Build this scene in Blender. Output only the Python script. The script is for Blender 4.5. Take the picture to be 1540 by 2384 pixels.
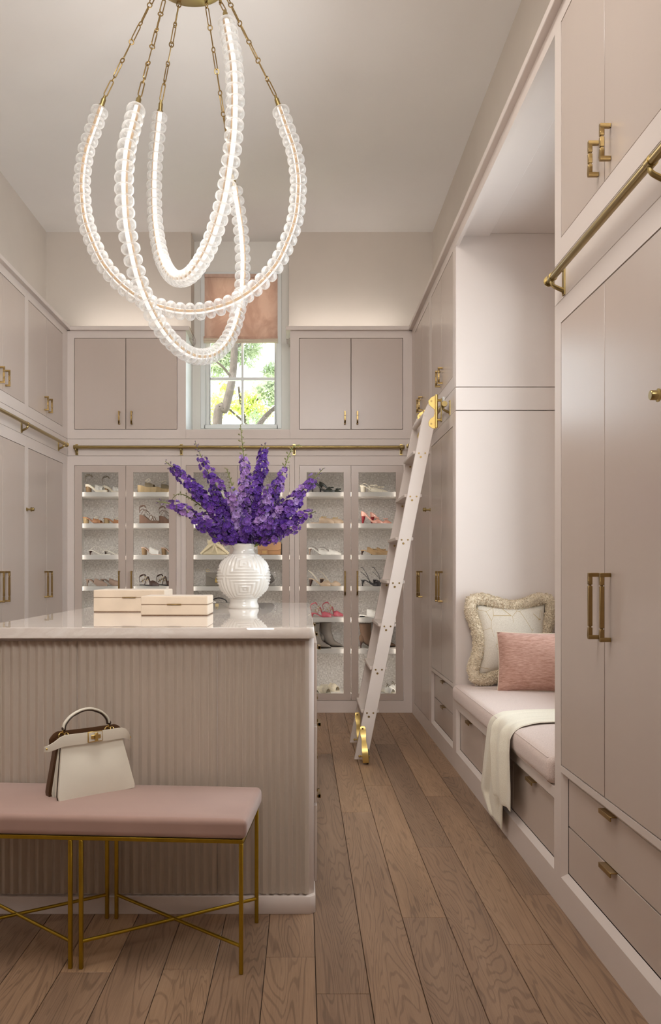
import bpy, bmesh, math, random
from mathutils import Vector, Matrix, noise as mnoise
PI = math.pi
for o in list(bpy.data.objects):
    bpy.data.objects.remove(o)
SC = bpy.context.scene
COL = SC.collection
rnd = random.Random(7)
try:                               # keep light paths short enough for the large frame
    SC.cycles.max_bounces = 7; SC.cycles.diffuse_bounces = 4; SC.cycles.glossy_bounces = 3; SC.cycles.transmission_bounces = 4
    SC.cycles.adaptive_threshold = .08; SC.cycles.adaptive_min_samples = 16
except AttributeError:
    pass

# ---------------------------------------------------------------- camera
F_PX = 2000.0                      # focal length in pixels of the 1540x2384 frame
cam_d = bpy.data.cameras.new('camera')
cam_d.sensor_fit = 'HORIZONTAL'
cam_d.sensor_width = 36.0
cam_d.lens = F_PX / 1540.0 * 36.0
cam_d.shift_x = (770 - 706) / 1540.0
cam_d.shift_y = (1326 - 1192) / 1540.0
cam_d.clip_start = 0.02
cam = bpy.data.objects.new('camera', cam_d)
COL.objects.link(cam)
cam.location = (0, 0, 1.2)
cam.rotation_euler = (PI / 2, 0, 0)
SC.camera = cam

# ---------------------------------------------------------------- world, sun, daylight portals, exposure
wd = bpy.data.worlds.new('world'); SC.world = wd; wd.use_nodes = True
wn = wd.node_tree.nodes; wl = wd.node_tree.links
bg = wn['Background']
bg.inputs['Color'].default_value = (0.87, 0.94, 1.0, 1)
bg.inputs['Strength'].default_value = 3.2
SC.view_settings.view_transform = 'Standard'
SC.view_settings.look = 'None'
SC.view_settings.gamma = 1.0
SC.view_settings.use_curve_mapping = False
SC.view_settings.exposure = 0.95

sun_d = bpy.data.lights.new('sun', 'SUN'); sun_d.energy = 6.0; sun_d.angle = math.radians(2); sun_d.color = (1, .95, .85)
sun = bpy.data.objects.new('sun', sun_d); COL.objects.link(sun); sun.location = (-6, 6, 10)
sun.rotation_euler = Vector((0.62, 0.28, -0.75)).to_track_quat('-Z', 'Y').to_euler()

def area(name, loc, direction, sx, sy, energy, color=(1, 1, 1), portal=False):
    d = bpy.data.lights.new(name, 'AREA'); d.shape = 'RECTANGLE'; d.size = sx; d.size_y = sy
    d.energy = energy; d.color = color
    o = bpy.data.objects.new(name, d); COL.objects.link(o); o.location = loc
    o.rotation_euler = Vector(direction).to_track_quat('-Z', 'Y').to_euler()
    if portal: d.cycles.is_portal = True
    return o
area('daylight_portal_back', (-0.55, 7.74, 3.15), (0, -1, 0), .66, 1.34, 1, portal=True)
area('daylight_portal_alcove', (1.66, 4.14, 1.86), (-1, 0, 0), 1.5, 2.2, 1, portal=True)
area('overhead_fill_soft', (-0.55, 2.2, 4.08), (0, 0, -1), 1.3, 1.3, 22, (1, .96, .91))  # added overhead fill out of view, not a fitted lamp
el = area('rear_fill_light', (0.5, -0.3, 3.75), (-1.5, 7.5, -2.1), 2.2, 1.6, 23, (1, .97, .95))  # added fill behind the camera, aimed at the back cabinets
el.data.spread = math.radians(75)

# ---------------------------------------------------------------- helpers
def lin(c):
    return tuple((x / 12.92 if x <= .04045 else ((x + .055) / 1.055) ** 2.4) for x in [v / 255 for v in c])

class MB:
    """collects geometry of one part; build() links it as one mesh object"""
    def __init__(s): s.v = []; s.f = []
    def add(s, vs, fs):
        b = len(s.v); s.v += [tuple(p) for p in vs]; s.f += [tuple(i + b for i in f) for f in fs]; return s
    def hexa(s, c):
        return s.add(c, [(0, 1, 2, 3), (7, 6, 5, 4), (0, 4, 5, 1), (1, 5, 6, 2), (2, 6, 7, 3), (3, 7, 4, 0)])
    def box(s, x0, x1, y0, y1, z0, z1):
        return s.hexa([(x0, y0, z0), (x1, y0, z0), (x1, y1, z0), (x0, y1, z0), (x0, y0, z1), (x1, y0, z1), (x1, y1, z1), (x0, y1, z1)])
    def grid(s, rows, cu=False, cv=False):
        n = len(rows); m = len(rows[0]); b = len(s.v)
        for r in rows: s.v += [tuple(p) for p in r]
        for i in range(n if cv else n - 1):
            for j in range(m if cu else m - 1):
                i2 = (i + 1) % n; j2 = (j + 1) % m
                s.f.append((b + i * m + j, b + i * m + j2, b + i2 * m + j2, b + i2 * m + j))
        return s
    def tube(s, pts, r, n=8, closed=False, caps=True, flat=1.0, up=None):
        pts = [Vector(p) for p in pts]; N = len(pts)
        rr = r if isinstance(r, (list, tuple)) else [r] * N
        tang = []
        for i in range(N):
            a = pts[(i - 1) % N] if (closed or i > 0) else pts[i]
            c = pts[(i + 1) % N] if (closed or i < N - 1) else pts[i]
            t = (c - a); tang.append(t.normalized() if t.length > 1e-9 else Vector((0, 0, 1)))
        t0 = tang[0]; ref = Vector(up) if up else (Vector((0, 0, 1)) if abs(t0.z) < .9 else Vector((1, 0, 0)))
        nrm = (ref - t0 * ref.dot(t0)).normalized()
        rows = []
        for i in range(N):
            if up:
                q = Vector(up) - tang[i] * Vector(up).dot(tang[i])
                if q.length > 1e-6: nrm = q.normalized()
            elif i > 0:
                ax = tang[i - 1].cross(tang[i])
                if ax.length > 1e-8:
                    nrm = Matrix.Rotation(tang[i - 1].angle(tang[i]), 3, ax.normalized()) @ nrm
                nrm = (nrm - tang[i] * nrm.dot(tang[i])).normalized()
            bi = tang[i].cross(nrm)
            rows.append([pts[i] + nrm * (math.cos(2 * PI * k / n) * rr[i] * flat) + bi * (math.sin(2 * PI * k / n) * rr[i]) for k in range(n)])
        b = len(s.v); s.grid(rows, cu=True, cv=closed)
        if caps and not closed:
            s.f.append(tuple(b + k for k in range(n))[::-1]); s.f.append(tuple(b + (N - 1) * n + k for k in range(n)))
        return s
    def cyl(s, p0, p1, r0, r1=None, n=16):
        return s.tube([p0, p1], [r0, r0 if r1 is None else r1], n)
    def lathe(s, prof, n=32, c=(0, 0, 0), axis='z'):
        rows = []
        for r, z in prof:
            row = []
            for k in range(n):
                a = 2 * PI * k / n; x, y = r * math.cos(a), r * math.sin(a)
                row.append({'z': (c[0] + x, c[1] + y, c[2] + z), 'y': (c[0] + x, c[1] + z, c[2] + y), 'x': (c[0] + z, c[1] + x, c[2] + y)}[axis])
            rows.append(row)
        b = len(s.v); s.grid(rows, cu=True)
        if prof[0][0] > 1e-6: s.f.append(tuple(b + k for k in range(n)))
        if prof[-1][0] > 1e-6: s.f.append(tuple(b + (len(prof) - 1) * n + k for k in range(n)))
        return s
    def ell(s, c, rx, ry, rz, nu=12, nv=8):
        rows = []
        for i in range(nv + 1):
            t = -PI / 2 + PI * i / nv; ct = max(math.cos(t), 1e-4)
            rows.append([(c[0] + rx * ct * math.cos(2 * PI * k / nu), c[1] + ry * ct * math.sin(2 * PI * k / nu), c[2] + rz * math.sin(t)) for k in range(nu)])
        return s.grid(rows, cu=True)
    def prism(s, poly, vec):
        """poly: list of 3d points, extruded along vec"""
        n = len(poly); v = Vector(vec)
        s.add([tuple(p) for p in poly] + [tuple(Vector(p) + v) for p in poly],
              [tuple(range(n))[::-1], tuple(range(n, 2 * n))] + [(i, (i + 1) % n, n + (i + 1) % n, n + i) for i in range(n)])
        return s
    def xf(s, M):
        s.v = [tuple(M @ Vector(p)) for p in s.v]; return s
    def mesh(s, name, mat, bevel=0, seg=1, off=None, weld=True, ang=38, recalc=True):
        me = bpy.data.meshes.new(name)
        vs = s.v if off is None else [(p[0] - off[0], p[1] - off[1], p[2] - off[2]) for p in s.v]
        bm = bmesh.new()
        bv = [bm.verts.new(p) for p in vs]
        for f in s.f:
            try: bm.faces.new([bv[i] for i in dict.fromkeys(f)])
            except ValueError: pass
        if weld: bmesh.ops.remove_doubles(bm, verts=bm.verts, dist=1e-5)
        if recalc: bmesh.ops.recalc_face_normals(bm, faces=bm.faces)
        if bevel > 0:
            es = [e for e in bm.edges if len(e.link_faces) == 2 and e.calc_face_angle(0) > .6]
            bmesh.ops.bevel(bm, geom=es, offset=bevel, segments=seg, profile=.5, affect='EDGES', clamp_overlap=True)
        bm.to_mesh(me); bm.free()
        me.shade_smooth(); me.set_sharp_from_angle(angle=math.radians(ang))
        if mat is not None: me.materials.append(mat)
        return me
    def build(s, name, mat, parent=None, world=False, bevel=0, seg=1, kind=None, **kw):
        off = None
        if world and parent is not None:
            q = parent; off = Vector((0, 0, 0))
            while q is not None: off += q.location; q = q.parent
        me = s.mesh(name, mat, bevel, seg, off, **kw)
        return link(name, me, parent, kind)

def link(name, me, parent=None, kind=None, M=None):
    o = bpy.data.objects.new(name, me); COL.objects.link(o)
    if parent is not None: o.parent = parent
    if kind: o['kind'] = kind
    if M is not None: o.matrix_local = M
    return o
def tag(o, label, cat, group=None, kind=None):
    o['label'] = label; o['category'] = cat
    if group: o['group'] = group
    if kind: o['kind'] = kind
    return o
def thing(name, label, cat, loc=(0, 0, 0), rz=0, group=None, kind=None):
    o = bpy.data.objects.new(name, None); COL.objects.link(o); o.empty_display_size = .05
    o.location = loc; o.rotation_euler = (0, 0, rz)
    return tag(o, label, cat, group, kind)
def node(name, parent):
    o = bpy.data.objects.new(name, None); COL.objects.link(o); o.parent = parent; o.empty_display_size = .03
    return o
KIDS = {}
def copy_tree(o, parent=None):
    c = o.copy(); COL.objects.link(c); c.parent = parent
    for ch in o.children: copy_tree(ch, c)
    return c
def lerp(a, b, t): return a + (b - a) * t
def interp(keys, s):
    if s <= keys[0][0]: return keys[0][1:]
    for a, b in zip(keys, keys[1:]):
        if s <= b[0]:
            t = (s - a[0]) / max(b[0] - a[0], 1e-9)
            return tuple(lerp(x, y, t) for x, y in zip(a[1:], b[1:]))
    return keys[-1][1:]
def catmull(P, n):
    P = [Vector(p) for p in P]; out = []
    for i in range(len(P) - 1):
        a = P[max(i - 1, 0)]; b = P[i]; c = P[i + 1]; d = P[min(i + 2, len(P) - 1)]
        for k in range(n):
            t = k / n
            out.append(.5 * ((2 * b) + (c - a) * t + (2 * a - 5 * b + 4 * c - d) * t * t + (3 * b - a - 3 * c + d) * t ** 3))
    out.append(P[-1]); return out

# ---------------------------------------------------------------- materials
def nt(name):
    m = bpy.data.materials.new(name); m.use_nodes = True
    return m, m.node_tree.nodes, m.node_tree.links, m.node_tree.nodes['Principled BSDF']
def coords(N, L, scale=(1, 1, 1), kind='Object', rot=(0, 0, 0)):
    tc = N.new('ShaderNodeTexCoord'); mp = N.new('ShaderNodeMapping')
    mp.inputs['Scale'].default_value = scale; mp.inputs['Rotation'].default_value = rot
    L.new(tc.outputs[kind], mp.inputs['Vector']); return mp.outputs['Vector']
def tex_noise(N, L, vec, scale, detail=4, rough=.55, dist=0):
    n = N.new('ShaderNodeTexNoise'); n.inputs['Scale'].default_value = scale; n.inputs['Detail'].default_value = detail
    n.inputs['Roughness'].default_value = rough; n.inputs['Distortion'].default_value = dist
    L.new(vec, n.inputs['Vector']); return n.outputs['Fac']
def ramp(N, L, fac, stops):
    r = N.new('ShaderNodeValToRGB'); e = r.color_ramp.elements
    while len(e) < len(stops): e.new(.5)
    for el, (p, c) in zip(e, stops): el.position = p; el.color = (*c, 1)
    L.new(fac, r.inputs['Fac']); return r.outputs['Color']
def bump(N, L, P, h, strength, dist=.001):
    b = N.new('ShaderNodeBump'); b.inputs['Strength'].default_value = strength; b.inputs['Distance'].default_value = dist
    L.new(h, b.inputs['Height']); L.new(b.outputs['Normal'], P.inputs['Normal'])
MATS = {}
def M(name, rgb, rough=.5, metal=0, var=0, vs=6, bmp=0, bs=200, bd=.0006, stretch=(1, 1, 1), spec=.5, sheen=0, coat=0, sub=0):
    if name in MATS: return MATS[name]
    m, N, L, P = nt(name); c = lin(rgb)
    P.inputs['Base Color'].default_value = (*c, 1); P.inputs['Roughness'].default_value = rough; P.inputs['Metallic'].default_value = metal
    P.inputs['Specular IOR Level'].default_value = spec
    if sheen: P.inputs['Sheen Weight'].default_value = sheen; P.inputs['Sheen Roughness'].default_value = .4
    if coat: P.inputs['Coat Weight'].default_value = coat; P.inputs['Coat Roughness'].default_value = .12
    if sub:
        P.inputs['Subsurface Weight'].default_value = sub; P.inputs['Subsurface Scale'].default_value = .01
    vec = coords(N, L, stretch)
    f = tex_noise(N, L, vec, vs)
    a = tuple(max(0, x * (1 - var)) for x in c); b = tuple(min(1, x * (1 + var)) for x in c)
    L.new(ramp(N, L, f, [(.3, a), (.7, b)]), P.inputs['Base Color'])
    if bmp: bump(N, L, P, tex_noise(N, L, vec, bs, 3), bmp, bd)
    MATS[name] = m; return m

FRAME = M('frame_paint', (220, 208, 200), .42, var=.012, vs=3)
DOOR = M('door_paint', (198, 183, 172), .28, var=.02, vs=3, bmp=.05, bs=260, stretch=(1, 1, .15))
WALLP = M('wall_plaster', (208, 198, 187), .85, var=.03, vs=1.6, bmp=.1, bs=40, bd=.002)
CEILP = M('ceiling_plaster', (236, 232, 228), .85, var=.02, vs=1.2)
WHITE = M('window_white', (232, 234, 232), .4, var=.01)
SHELF = M('shelf_white', (214, 208, 200), .5, var=.01)
BRASS = M('aged_brass', (160, 134, 88), .34, 1, var=.08, vs=30)
BRASS2 = M('rail_brass', (166, 146, 98), .3, 1, var=.05, vs=20)
SPINE = M('brass_tape', (190, 154, 108), .6, .15, var=.05)
GOLD = M('bench_gold', (180, 152, 52), .36, 1, var=.1, vs=25)
BRIGHT = M('polished_gold', (208, 180, 112), .33, 1, var=.05)
DARK = M('dark_gap', (60, 50, 45), .8)
BLACKR = M('black_rubber', (22, 21, 21), .55)
LADDER = M('ladder_paint', (213, 201, 192), .4, var=.012, vs=4)

def mat_glass():
    m, N, L, P = nt('clear_glass'); N.remove(P)
    tr = N.new('ShaderNodeBsdfTransparent'); tr.inputs['Color'].default_value = (.97, .98, .98, 1)
    gl = N.new('ShaderNodeBsdfGlossy'); gl.inputs['Roughness'].default_value = .03
    fr = N.new('ShaderNodeFresnel'); fr.inputs['IOR'].default_value = 1.2
    mx = N.new('ShaderNodeMixShader'); L.new(fr.outputs['Fac'], mx.inputs['Fac'])
    L.new(tr.outputs[0], mx.inputs[1]); L.new(gl.outputs[0], mx.inputs[2])
    L.new(mx.outputs[0], N['Material Output'].inputs['Surface']); return m
GLASS = mat_glass()
def mat_bead():
    m, N, L, P = nt('blown_glass_bead'); N.remove(P)
    tr = N.new('ShaderNodeBsdfTransparent'); tr.inputs['Color'].default_value = (.97, .97, .96, 1)
    tl = N.new('ShaderNodeBsdfTranslucent'); tl.inputs['Color'].default_value = (.86, .86, .85, 1)
    df = N.new('ShaderNodeBsdfDiffuse'); df.inputs['Color'].default_value = (.86, .86, .85, 1)
    gl = N.new('ShaderNodeBsdfGlossy'); gl.inputs['Roughness'].default_value = .12
    lw = N.new('ShaderNodeLayerWeight'); lw.inputs['Blend'].default_value = .32
    vec = coords(N, L); h = tex_noise(N, L, vec, 55, 3, .6, 1.5)
    b = N.new('ShaderNodeBump'); b.inputs['Strength'].default_value = .45; b.inputs['Distance'].default_value = .004
    L.new(h, b.inputs['Height'])
    for q in (gl, lw, df): L.new(b.outputs['Normal'], q.inputs['Normal'])
    pw = N.new('ShaderNodeMath'); pw.operation = 'MULTIPLY_ADD'; pw.inputs[1].default_value = .7; pw.inputs[2].default_value = .19
    L.new(lw.outputs['Facing'], pw.inputs[0])
    a = N.new('ShaderNodeMixShader'); a.inputs[0].default_value = .5; L.new(tl.outputs[0], a.inputs[1]); L.new(df.outputs[0], a.inputs[2])
    c = N.new('ShaderNodeMixShader'); c.inputs[0].default_value = .2; L.new(a.outputs[0], c.inputs[1]); L.new(gl.outputs[0], c.inputs[2])
    d = N.new('ShaderNodeMixShader'); L.new(pw.outputs[0], d.inputs[0]); L.new(tr.outputs[0], d.inputs[1]); L.new(c.outputs[0], d.inputs[2])
    L.new(d.outputs[0], N['Material Output'].inputs['Surface']); return m
BEAD = mat_bead()
def emit(name, col, st):
    m, N, L, P = nt(name); P.inputs['Base Color'].default_value = (.3, .3, .3, 1)
    P.inputs['Emission Color'].default_value = (*col, 1); P.inputs['Emission Strength'].default_value = st; return m
LED = emit('led_tube', (1, .88, .81), .56)
COVE = emit('cove_led', (1, .96, .91), 13)
COVE2 = emit('cove_led_dim', (1, .97, .94), 1.5)
CABFILL = emit('cabinet_fill', (1, .96, .92), 7.5)  # emissive fill added to brighten the cabinet interiors

def mat_floor():
    m, N, L, P = nt('oak_plank'); oi = N.new('ShaderNodeObjectInfo')
    tc = N.new('ShaderNodeTexCoord'); mp = N.new('ShaderNodeMapping'); mp.inputs['Scale'].default_value = (1, .085, 1)
    L.new(tc.outputs['Object'], mp.inputs['Vector'])
    mul = N.new('ShaderNodeMath'); mul.operation = 'MULTIPLY'; mul.inputs[1].default_value = 37.0; L.new(oi.outputs['Random'], mul.inputs[0])
    cb = N.new('ShaderNodeCombineXYZ'); L.new(mul.outputs[0], cb.inputs[0]); L.new(mul.outputs[0], cb.inputs[1])
    ad = N.new('ShaderNodeVectorMath'); ad.operation = 'ADD'; L.new(mp.outputs[0], ad.inputs[0]); L.new(cb.outputs[0], ad.inputs[1])
    v = ad.outputs[0]
    big = tex_noise(N, L, v, 6.0, 3, .42, .9)
    # growth rings: thin dark contour lines of the smooth field
    m1 = N.new('ShaderNodeMath'); m1.operation = 'MULTIPLY'; m1.inputs[1].default_value = 190; L.new(big, m1.inputs[0])
    s1 = N.new('ShaderNodeMath'); s1.operation = 'SINE'; L.new(m1.outputs[0], s1.inputs[0])
    rl = N.new('ShaderNodeMapRange'); rl.interpolation_type = 'SMOOTHSTEP'; rl.inputs['From Min'].default_value = .35; rl.inputs['From Max'].default_value = 1.0; L.new(s1.outputs[0], rl.inputs['Value'])
    mp2 = N.new('ShaderNodeMapping'); mp2.inputs['Scale'].default_value = (1, .25, 1); L.new(v, mp2.inputs['Vector'])
    fine = tex_noise(N, L, mp2.outputs[0], 260, 4, .75)
    mid = tex_noise(N, L, v, 9, 4, .6, .3)
    rg = N.new('ShaderNodeMath'); rg.operation = 'MULTIPLY_ADD'; rg.inputs[1].default_value = -.13; L.new(rl.outputs[0], rg.inputs[0])
    md = N.new('ShaderNodeMath'); md.operation = 'MULTIPLY_ADD'; md.inputs[1].default_value = .42; md.inputs[2].default_value = .29; L.new(mid, md.inputs[0]); L.new(md.outputs[0], rg.inputs[2])
    fg = N.new('ShaderNodeMath'); fg.operation = 'MULTIPLY_ADD'; fg.inputs[1].default_value = .36; L.new(fine, fg.inputs[0]); L.new(rg.outputs[0], fg.inputs[2])
    c = ramp(N, L, fg.outputs[0], [(.42, lin((110, 88, 70))), (.66, lin((154, 125, 100))), (.88, lin((180, 150, 122)))])
    tone = ramp(N, L, oi.outputs['Random'], [(0, (.78, .77, .78)), (.35, (.9, .88, .88)), (.7, (1.0, .98, .95)), (1, (1.12, 1.07, .98))])
    mx = N.new('ShaderNodeMix'); mx.data_type = 'RGBA'; mx.blend_type = 'MULTIPLY'; mx.inputs['Factor'].default_value = 1
    L.new(c, mx.inputs[6]); L.new(tone, mx.inputs[7]); L.new(mx.outputs[2], P.inputs['Base Color'])
    P.inputs['Roughness'].default_value = .47; bump(N, L, P, fg.outputs[0], .12, .002); return m
OAK = mat_floor()
def mat_marble():
    m, N, L, P = nt('marble'); v = coords(N, L, (1, 2.2, 3), rot=(0, 0, .35))
    a = tex_noise(N, L, v, 2.0, 6, .6, 1.6)
    b = tex_noise(N, L, v, 6, 5, .65, 2.5)
    ad = N.new('ShaderNodeMath'); ad.operation = 'MULTIPLY_ADD'; ad.inputs[1].default_value = .4; L.new(b, ad.inputs[0]); L.new(a, ad.inputs[2])
    c = ramp(N, L, ad.outputs[0], [(.45, lin((238, 231, 223))), (.64, lin((232, 222, 213))), (.72, lin((226, 215, 205))), (.78, lin((233, 224, 215))), (1, lin((240, 235, 229)))])
    L.new(c, P.inputs['Base Color']); P.inputs['Roughness'].default_value = .012; P.inputs['Specular IOR Level'].default_value = .8; return m
MARBLE = mat_marble()
def mat_tweed():
    m, N, L, P = nt('woven_lining')
    v1 = coords(N, L, (1, 1, .16)); v2 = coords(N, L, (.16, 1, 1))
    a = tex_noise(N, L, v1, 250, 2, .6); b = tex_noise(N, L, v2, 250, 2, .6)
    big = tex_noise(N, L, coords(N, L), 22, 3)
    mx = N.new('ShaderNodeMix'); mx.data_type = 'FLOAT'; L.new(big, mx.inputs[0]); L.new(a, mx.inputs[2]); L.new(b, mx.inputs[3])
    mm = N.new('ShaderNodeMath'); mm.operation = 'MAXIMUM'; L.new(a, mm.inputs[0]); L.new(b, mm.inputs[1])
    m3 = N.new('ShaderNodeMix'); m3.data_type = 'FLOAT'; m3.inputs[0].default_value = .55; L.new(mm.outputs[0], m3.inputs[2]); L.new(mx.outputs[0], m3.inputs[3])
    c = ramp(N, L, m3.outputs[0], [(.40, lin((160, 152, 145))), (.55, lin((202, 196, 189))), (.70, lin((240, 236, 231)))])
    L.new(c, P.inputs['Base Color']); P.inputs['Roughness'].default_value = .6; return m
TWEED = mat_tweed()
def mat_woven(name, c0, c1, sx=160, horizontal=True, rough=.9, bs=.5):
    m, N, L, P = nt(name)
    v = coords(N, L, (.12, .12, 1) if horizontal else (1, 1, 1))
    f = tex_noise(N, L, v, sx, 4, .65)
    L.new(ramp(N, L, f, [(.35, lin(c0)), (.65, lin(c1))]), P.inputs['Base Color'])
    P.inputs['Roughness'].default_value = rough; P.inputs['Sheen Weight'].default_value = .25
    bump(N, L, P, f, bs, .002); return m
PINKW = mat_woven('pink_woven', (166, 122, 106), (206, 166, 150), 260)
CUSH = mat_woven('seat_tweed', (196, 174, 164), (236, 218, 208), 420, False)
LINEN = mat_woven('linen', (196, 188, 174), (226, 219, 206), 500, False)
KNIT = mat_woven('cream_knit', (222, 212, 190), (244, 238, 220), 420, False, bs=.3)
SHAG = mat_woven('shaggy_wool', (192, 172, 142), (236, 222, 198), 120, False)
VELVET = M('blush_velvet', (172, 140, 128), .75, var=.05, vs=5, sheen=.6, bmp=.05, bs=500)
# ================================================================ room shell
XL, XR, YB = -1.976, 0.914, 7.2            # cabinet face planes
XLU, XRU, YBU, YW = -2.219, 1.12, 7.42, 7.64   # plaster walls above, window wall
YR, ZC = -1.6, 4.116
ZD0, ZD1 = 0.102, 2.075                    # lower doors
ZB0, ZB1 = 2.154, 2.294                    # rail board
ZU0, ZU1 = 2.374, 3.14                     # upper doors
ZCR = 3.20
def WP(w, u, d, z):
    return (u, YB + d, z) if w == 'b' else ((XL - d, u, z) if w == 'l' else (XR + d, u, z))
def wbox(mb, w, u0, u1, d0, d1, z0, z1):
    return mb.hexa([WP(w, u, d, z) for (u, d, z) in ((u0, d0, z0), (u1, d0, z0), (u1, d1, z0), (u0, d1, z0), (u0, d0, z1), (u1, d0, z1), (u1, d1, z1), (u0, d1, z1))])
def structure(name, mb, mat, label, cat, bevel=0):
    o = mb.build(name, mat, bevel=bevel); return tag(o, label, cat, kind='structure')

# floor of separate oak planks on a dark underlay
fl = structure('floor', MB().box(XLU - .3, XRU + .6, YR - .1, YW + .1, -.05, -.012), DARK, 'brown oak plank floor running towards the back wall', 'floor')
PW = .1525
joints = {0: [2.43, .75, 5.6], 1: [4.25, 2.0, 6.3], 2: [2.963, 4.78, 1.2], 3: [3.715, 1.9, 5.9], 4: [2.749, 4.55, .9], 5: [3.17, 4.97, 1.4], -5: [2.56, .6, 5.1]}
for k in range(-14, 7):
    x0 = .0374 + k * PW; x1 = x0 + PW
    if x0 < XL - .2: continue
    js = joints.get(k) or sorted([(.4 + (k * .83) % 1.7), 2.15 + (k * .59) % 1.1, 4.6 + (k * .77) % 1.6])
    ys = [-.9] + sorted(js) + [YB + .02]
    for a, b in zip(ys, ys[1:]):
        g = .0009
        mb = MB().box(x0 + g - (x0 + x1) / 2, x1 - g - (x0 + x1) / 2, a + g - a, b - g - a, -.012, 0)
        o = mb.build('plank', OAK, fl, bevel=.0012); o.location = ((x0 + x1) / 2, a, 0)
structure('ceiling', MB().box(XLU - .1, XRU + .1, YR - .1, YW + .2, ZC, ZC + .1), CEILP, 'smooth pale plaster ceiling high above the closet', 'ceiling')
# plaster walls above the cabinets
structure('wall_left', MB().box(XLU - .1, XLU, YR, YW, ZCR - .02, ZC), WALLP, 'beige plaster wall above the left cabinets', 'wall')
structure('wall_right', MB().box(XRU, XRU + .1, YR, YW, ZCR + .02, ZC), WALLP, 'beige plaster wall above the right cabinets and alcove', 'wall')
OX0, OX1 = -.983, -.108
WX0, WX1, WZ0, WZ1 = -.88, -.222, 2.483, 3.815    # window opening
BX0, BX1 = -.968, -.122                             # bay sides at the plaster wall
mb = MB()
mb.box(XLU - .1, BX0, YBU, YW + .15, ZCR - .02, ZC); mb.box(BX1, XRU + .1, YBU, YW + .15, ZCR - .02, ZC)
structure('wall_back', mb, WALLP, 'beige plaster wall above the back cabinets, open at the window bay', 'wall')
mb = MB()
mb.box(BX0, WX0, YW, YW + .15, ZU0, ZC); mb.box(WX1, BX1, YW, YW + .15, ZU0, ZC); mb.box(OX0 - .04, BX0, YW, YW + .15, ZU0 - .05, ZCR - .02); mb.box(BX1, OX1 + .04, YW, YW + .15, ZU0 - .05, ZCR - .02)
mb.box(WX0, WX1, YW, YW + .15, WZ1, ZC); mb.box(WX0, WX1, YW, YW + .15, ZU0, WZ0)
structure('wall_window_bay', mb, M('bay_paint_glow', (234, 231, 224), .7, var=.01), 'pale recessed wall around the small back window', 'wall')  # white paint, with the window's glow lightened into the colour
structure('wall_entry', MB().box(XLU - .4, XRU + .6, YR - .12, YR, 0, ZC), WALLP, 'plaster wall behind the viewer', 'wall')
structure('wall_back_outer', MB().box(XLU - .4, XRU + .6, YW + .001, YW + .15, 0, ZU0 - .001), WALLP, 'outer wall behind the back built-in cabinets', 'wall')
structure('wall_back_side', MB().box(XLU - .4, OX0 - .03, YW + .001, YW + .15, ZU0, ZCR - .021).box(OX1 + .03, XRU + .6, YW + .001, YW + .15, ZU0, ZCR - .021), WALLP, 'outer wall beside the window behind the upper cabinets', 'wall')
# outer solid walls behind the built-ins
structure('wall_left_outer', MB().box(XLU - .35, XLU - .22, YR, YW + .1, 0, ZC), WALLP, 'outer wall behind the left built-in cabinets', 'wall')
structure('wall_left_panel', MB().box(XL - .3, XL, YR, 4.2, 0, ZCR), FRAME, 'painted panelling along the left side near the viewer', 'wall')
structure('wall_right_panel', MB().box(XR, XR + .3, YR, 2.09, 0, ZCR), FRAME, 'painted panelling along the right side near the viewer', 'wall')

# ---------------- back window
w1 = thing('window_1', 'white two-pane-wide back window with muntins and view of trees', 'window', ((WX0 + WX1) / 2, YW, WZ0), kind='structure')
mb = MB(); t = .028
for (a, b, c, d) in ((WX0 - .03, WX0 + .012, WZ0 - .03, WZ1 + .03), (WX1 - .012, WX1 + .03, WZ0 - .03, WZ1 + .03)): mb.box(a, b, YW - .012, YW + .1, c, d)
mb.box(WX0, WX1, YW - .012, YW + .1, WZ1 - .012, WZ1 + .03); mb.box(WX0, WX1, YW - .012, YW + .1, WZ0 - .03, WZ0 + .004)
mb.build('window_frame', WHITE, w1, world=True, bevel=.003)
mb = MB(); gx0, gx1, gz0, gz1 = WX0 + .05, WX1 - .032, WZ0 + .016, WZ1 - .05
mb.box(WX0 + .012, gx0, YW + .03, YW + .075, WZ0 + .004, WZ1 - .01); mb.box(gx1, WX1 - .012, YW + .03, YW + .075, WZ0 + .004, WZ1 - .01)
mb.box(gx0, gx1, YW + .03, YW + .075, gz1, WZ1 - .012); mb.box(gx0, gx1, YW + .03, YW + .075, WZ0 + .004, gz0)
mb.build('sash', WHITE, w1, world=True, bevel=.003)
cxm = (gx0 + gx1) / 2
MB().box(cxm - .011, cxm + .011, YW + .035, YW + .07, gz0, gz1).build('muntin', WHITE, w1, world=True, bevel=.003)
for zz in (2.905, 3.325): MB().box(gx0, gx1, YW + .036, YW + .069, zz - .013, zz + .013).build('muntin', WHITE, w1, world=True, bevel=.003)
zs = [gz0, 2.892, 2.918, 3.312, 3.338, gz1]
for i in range(3):
    for (a, b) in ((gx0, cxm - .011), (cxm + .011, gx1)):
        MB().box(a, b, YW + .05, YW + .054, zs[2 * i], zs[2 * i + 1]).build('pane', GLASS, w1, world=True)
# bay lining: sill and side reveals, painted white
mb = MB(); mb.box(OX0, OX1, YB + .0225, YW, ZU0 - .03, ZU0)
mb.box(OX0 - .02, OX0, YB + .02, YW, ZU0 - .03, ZCR); mb.box(OX1, OX1 + .02, YB + .02, YW, ZU0 - .03, ZCR)
structure('trim_1', mb, WHITE, 'white sill and side linings of the window recess', 'trim')
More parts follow.
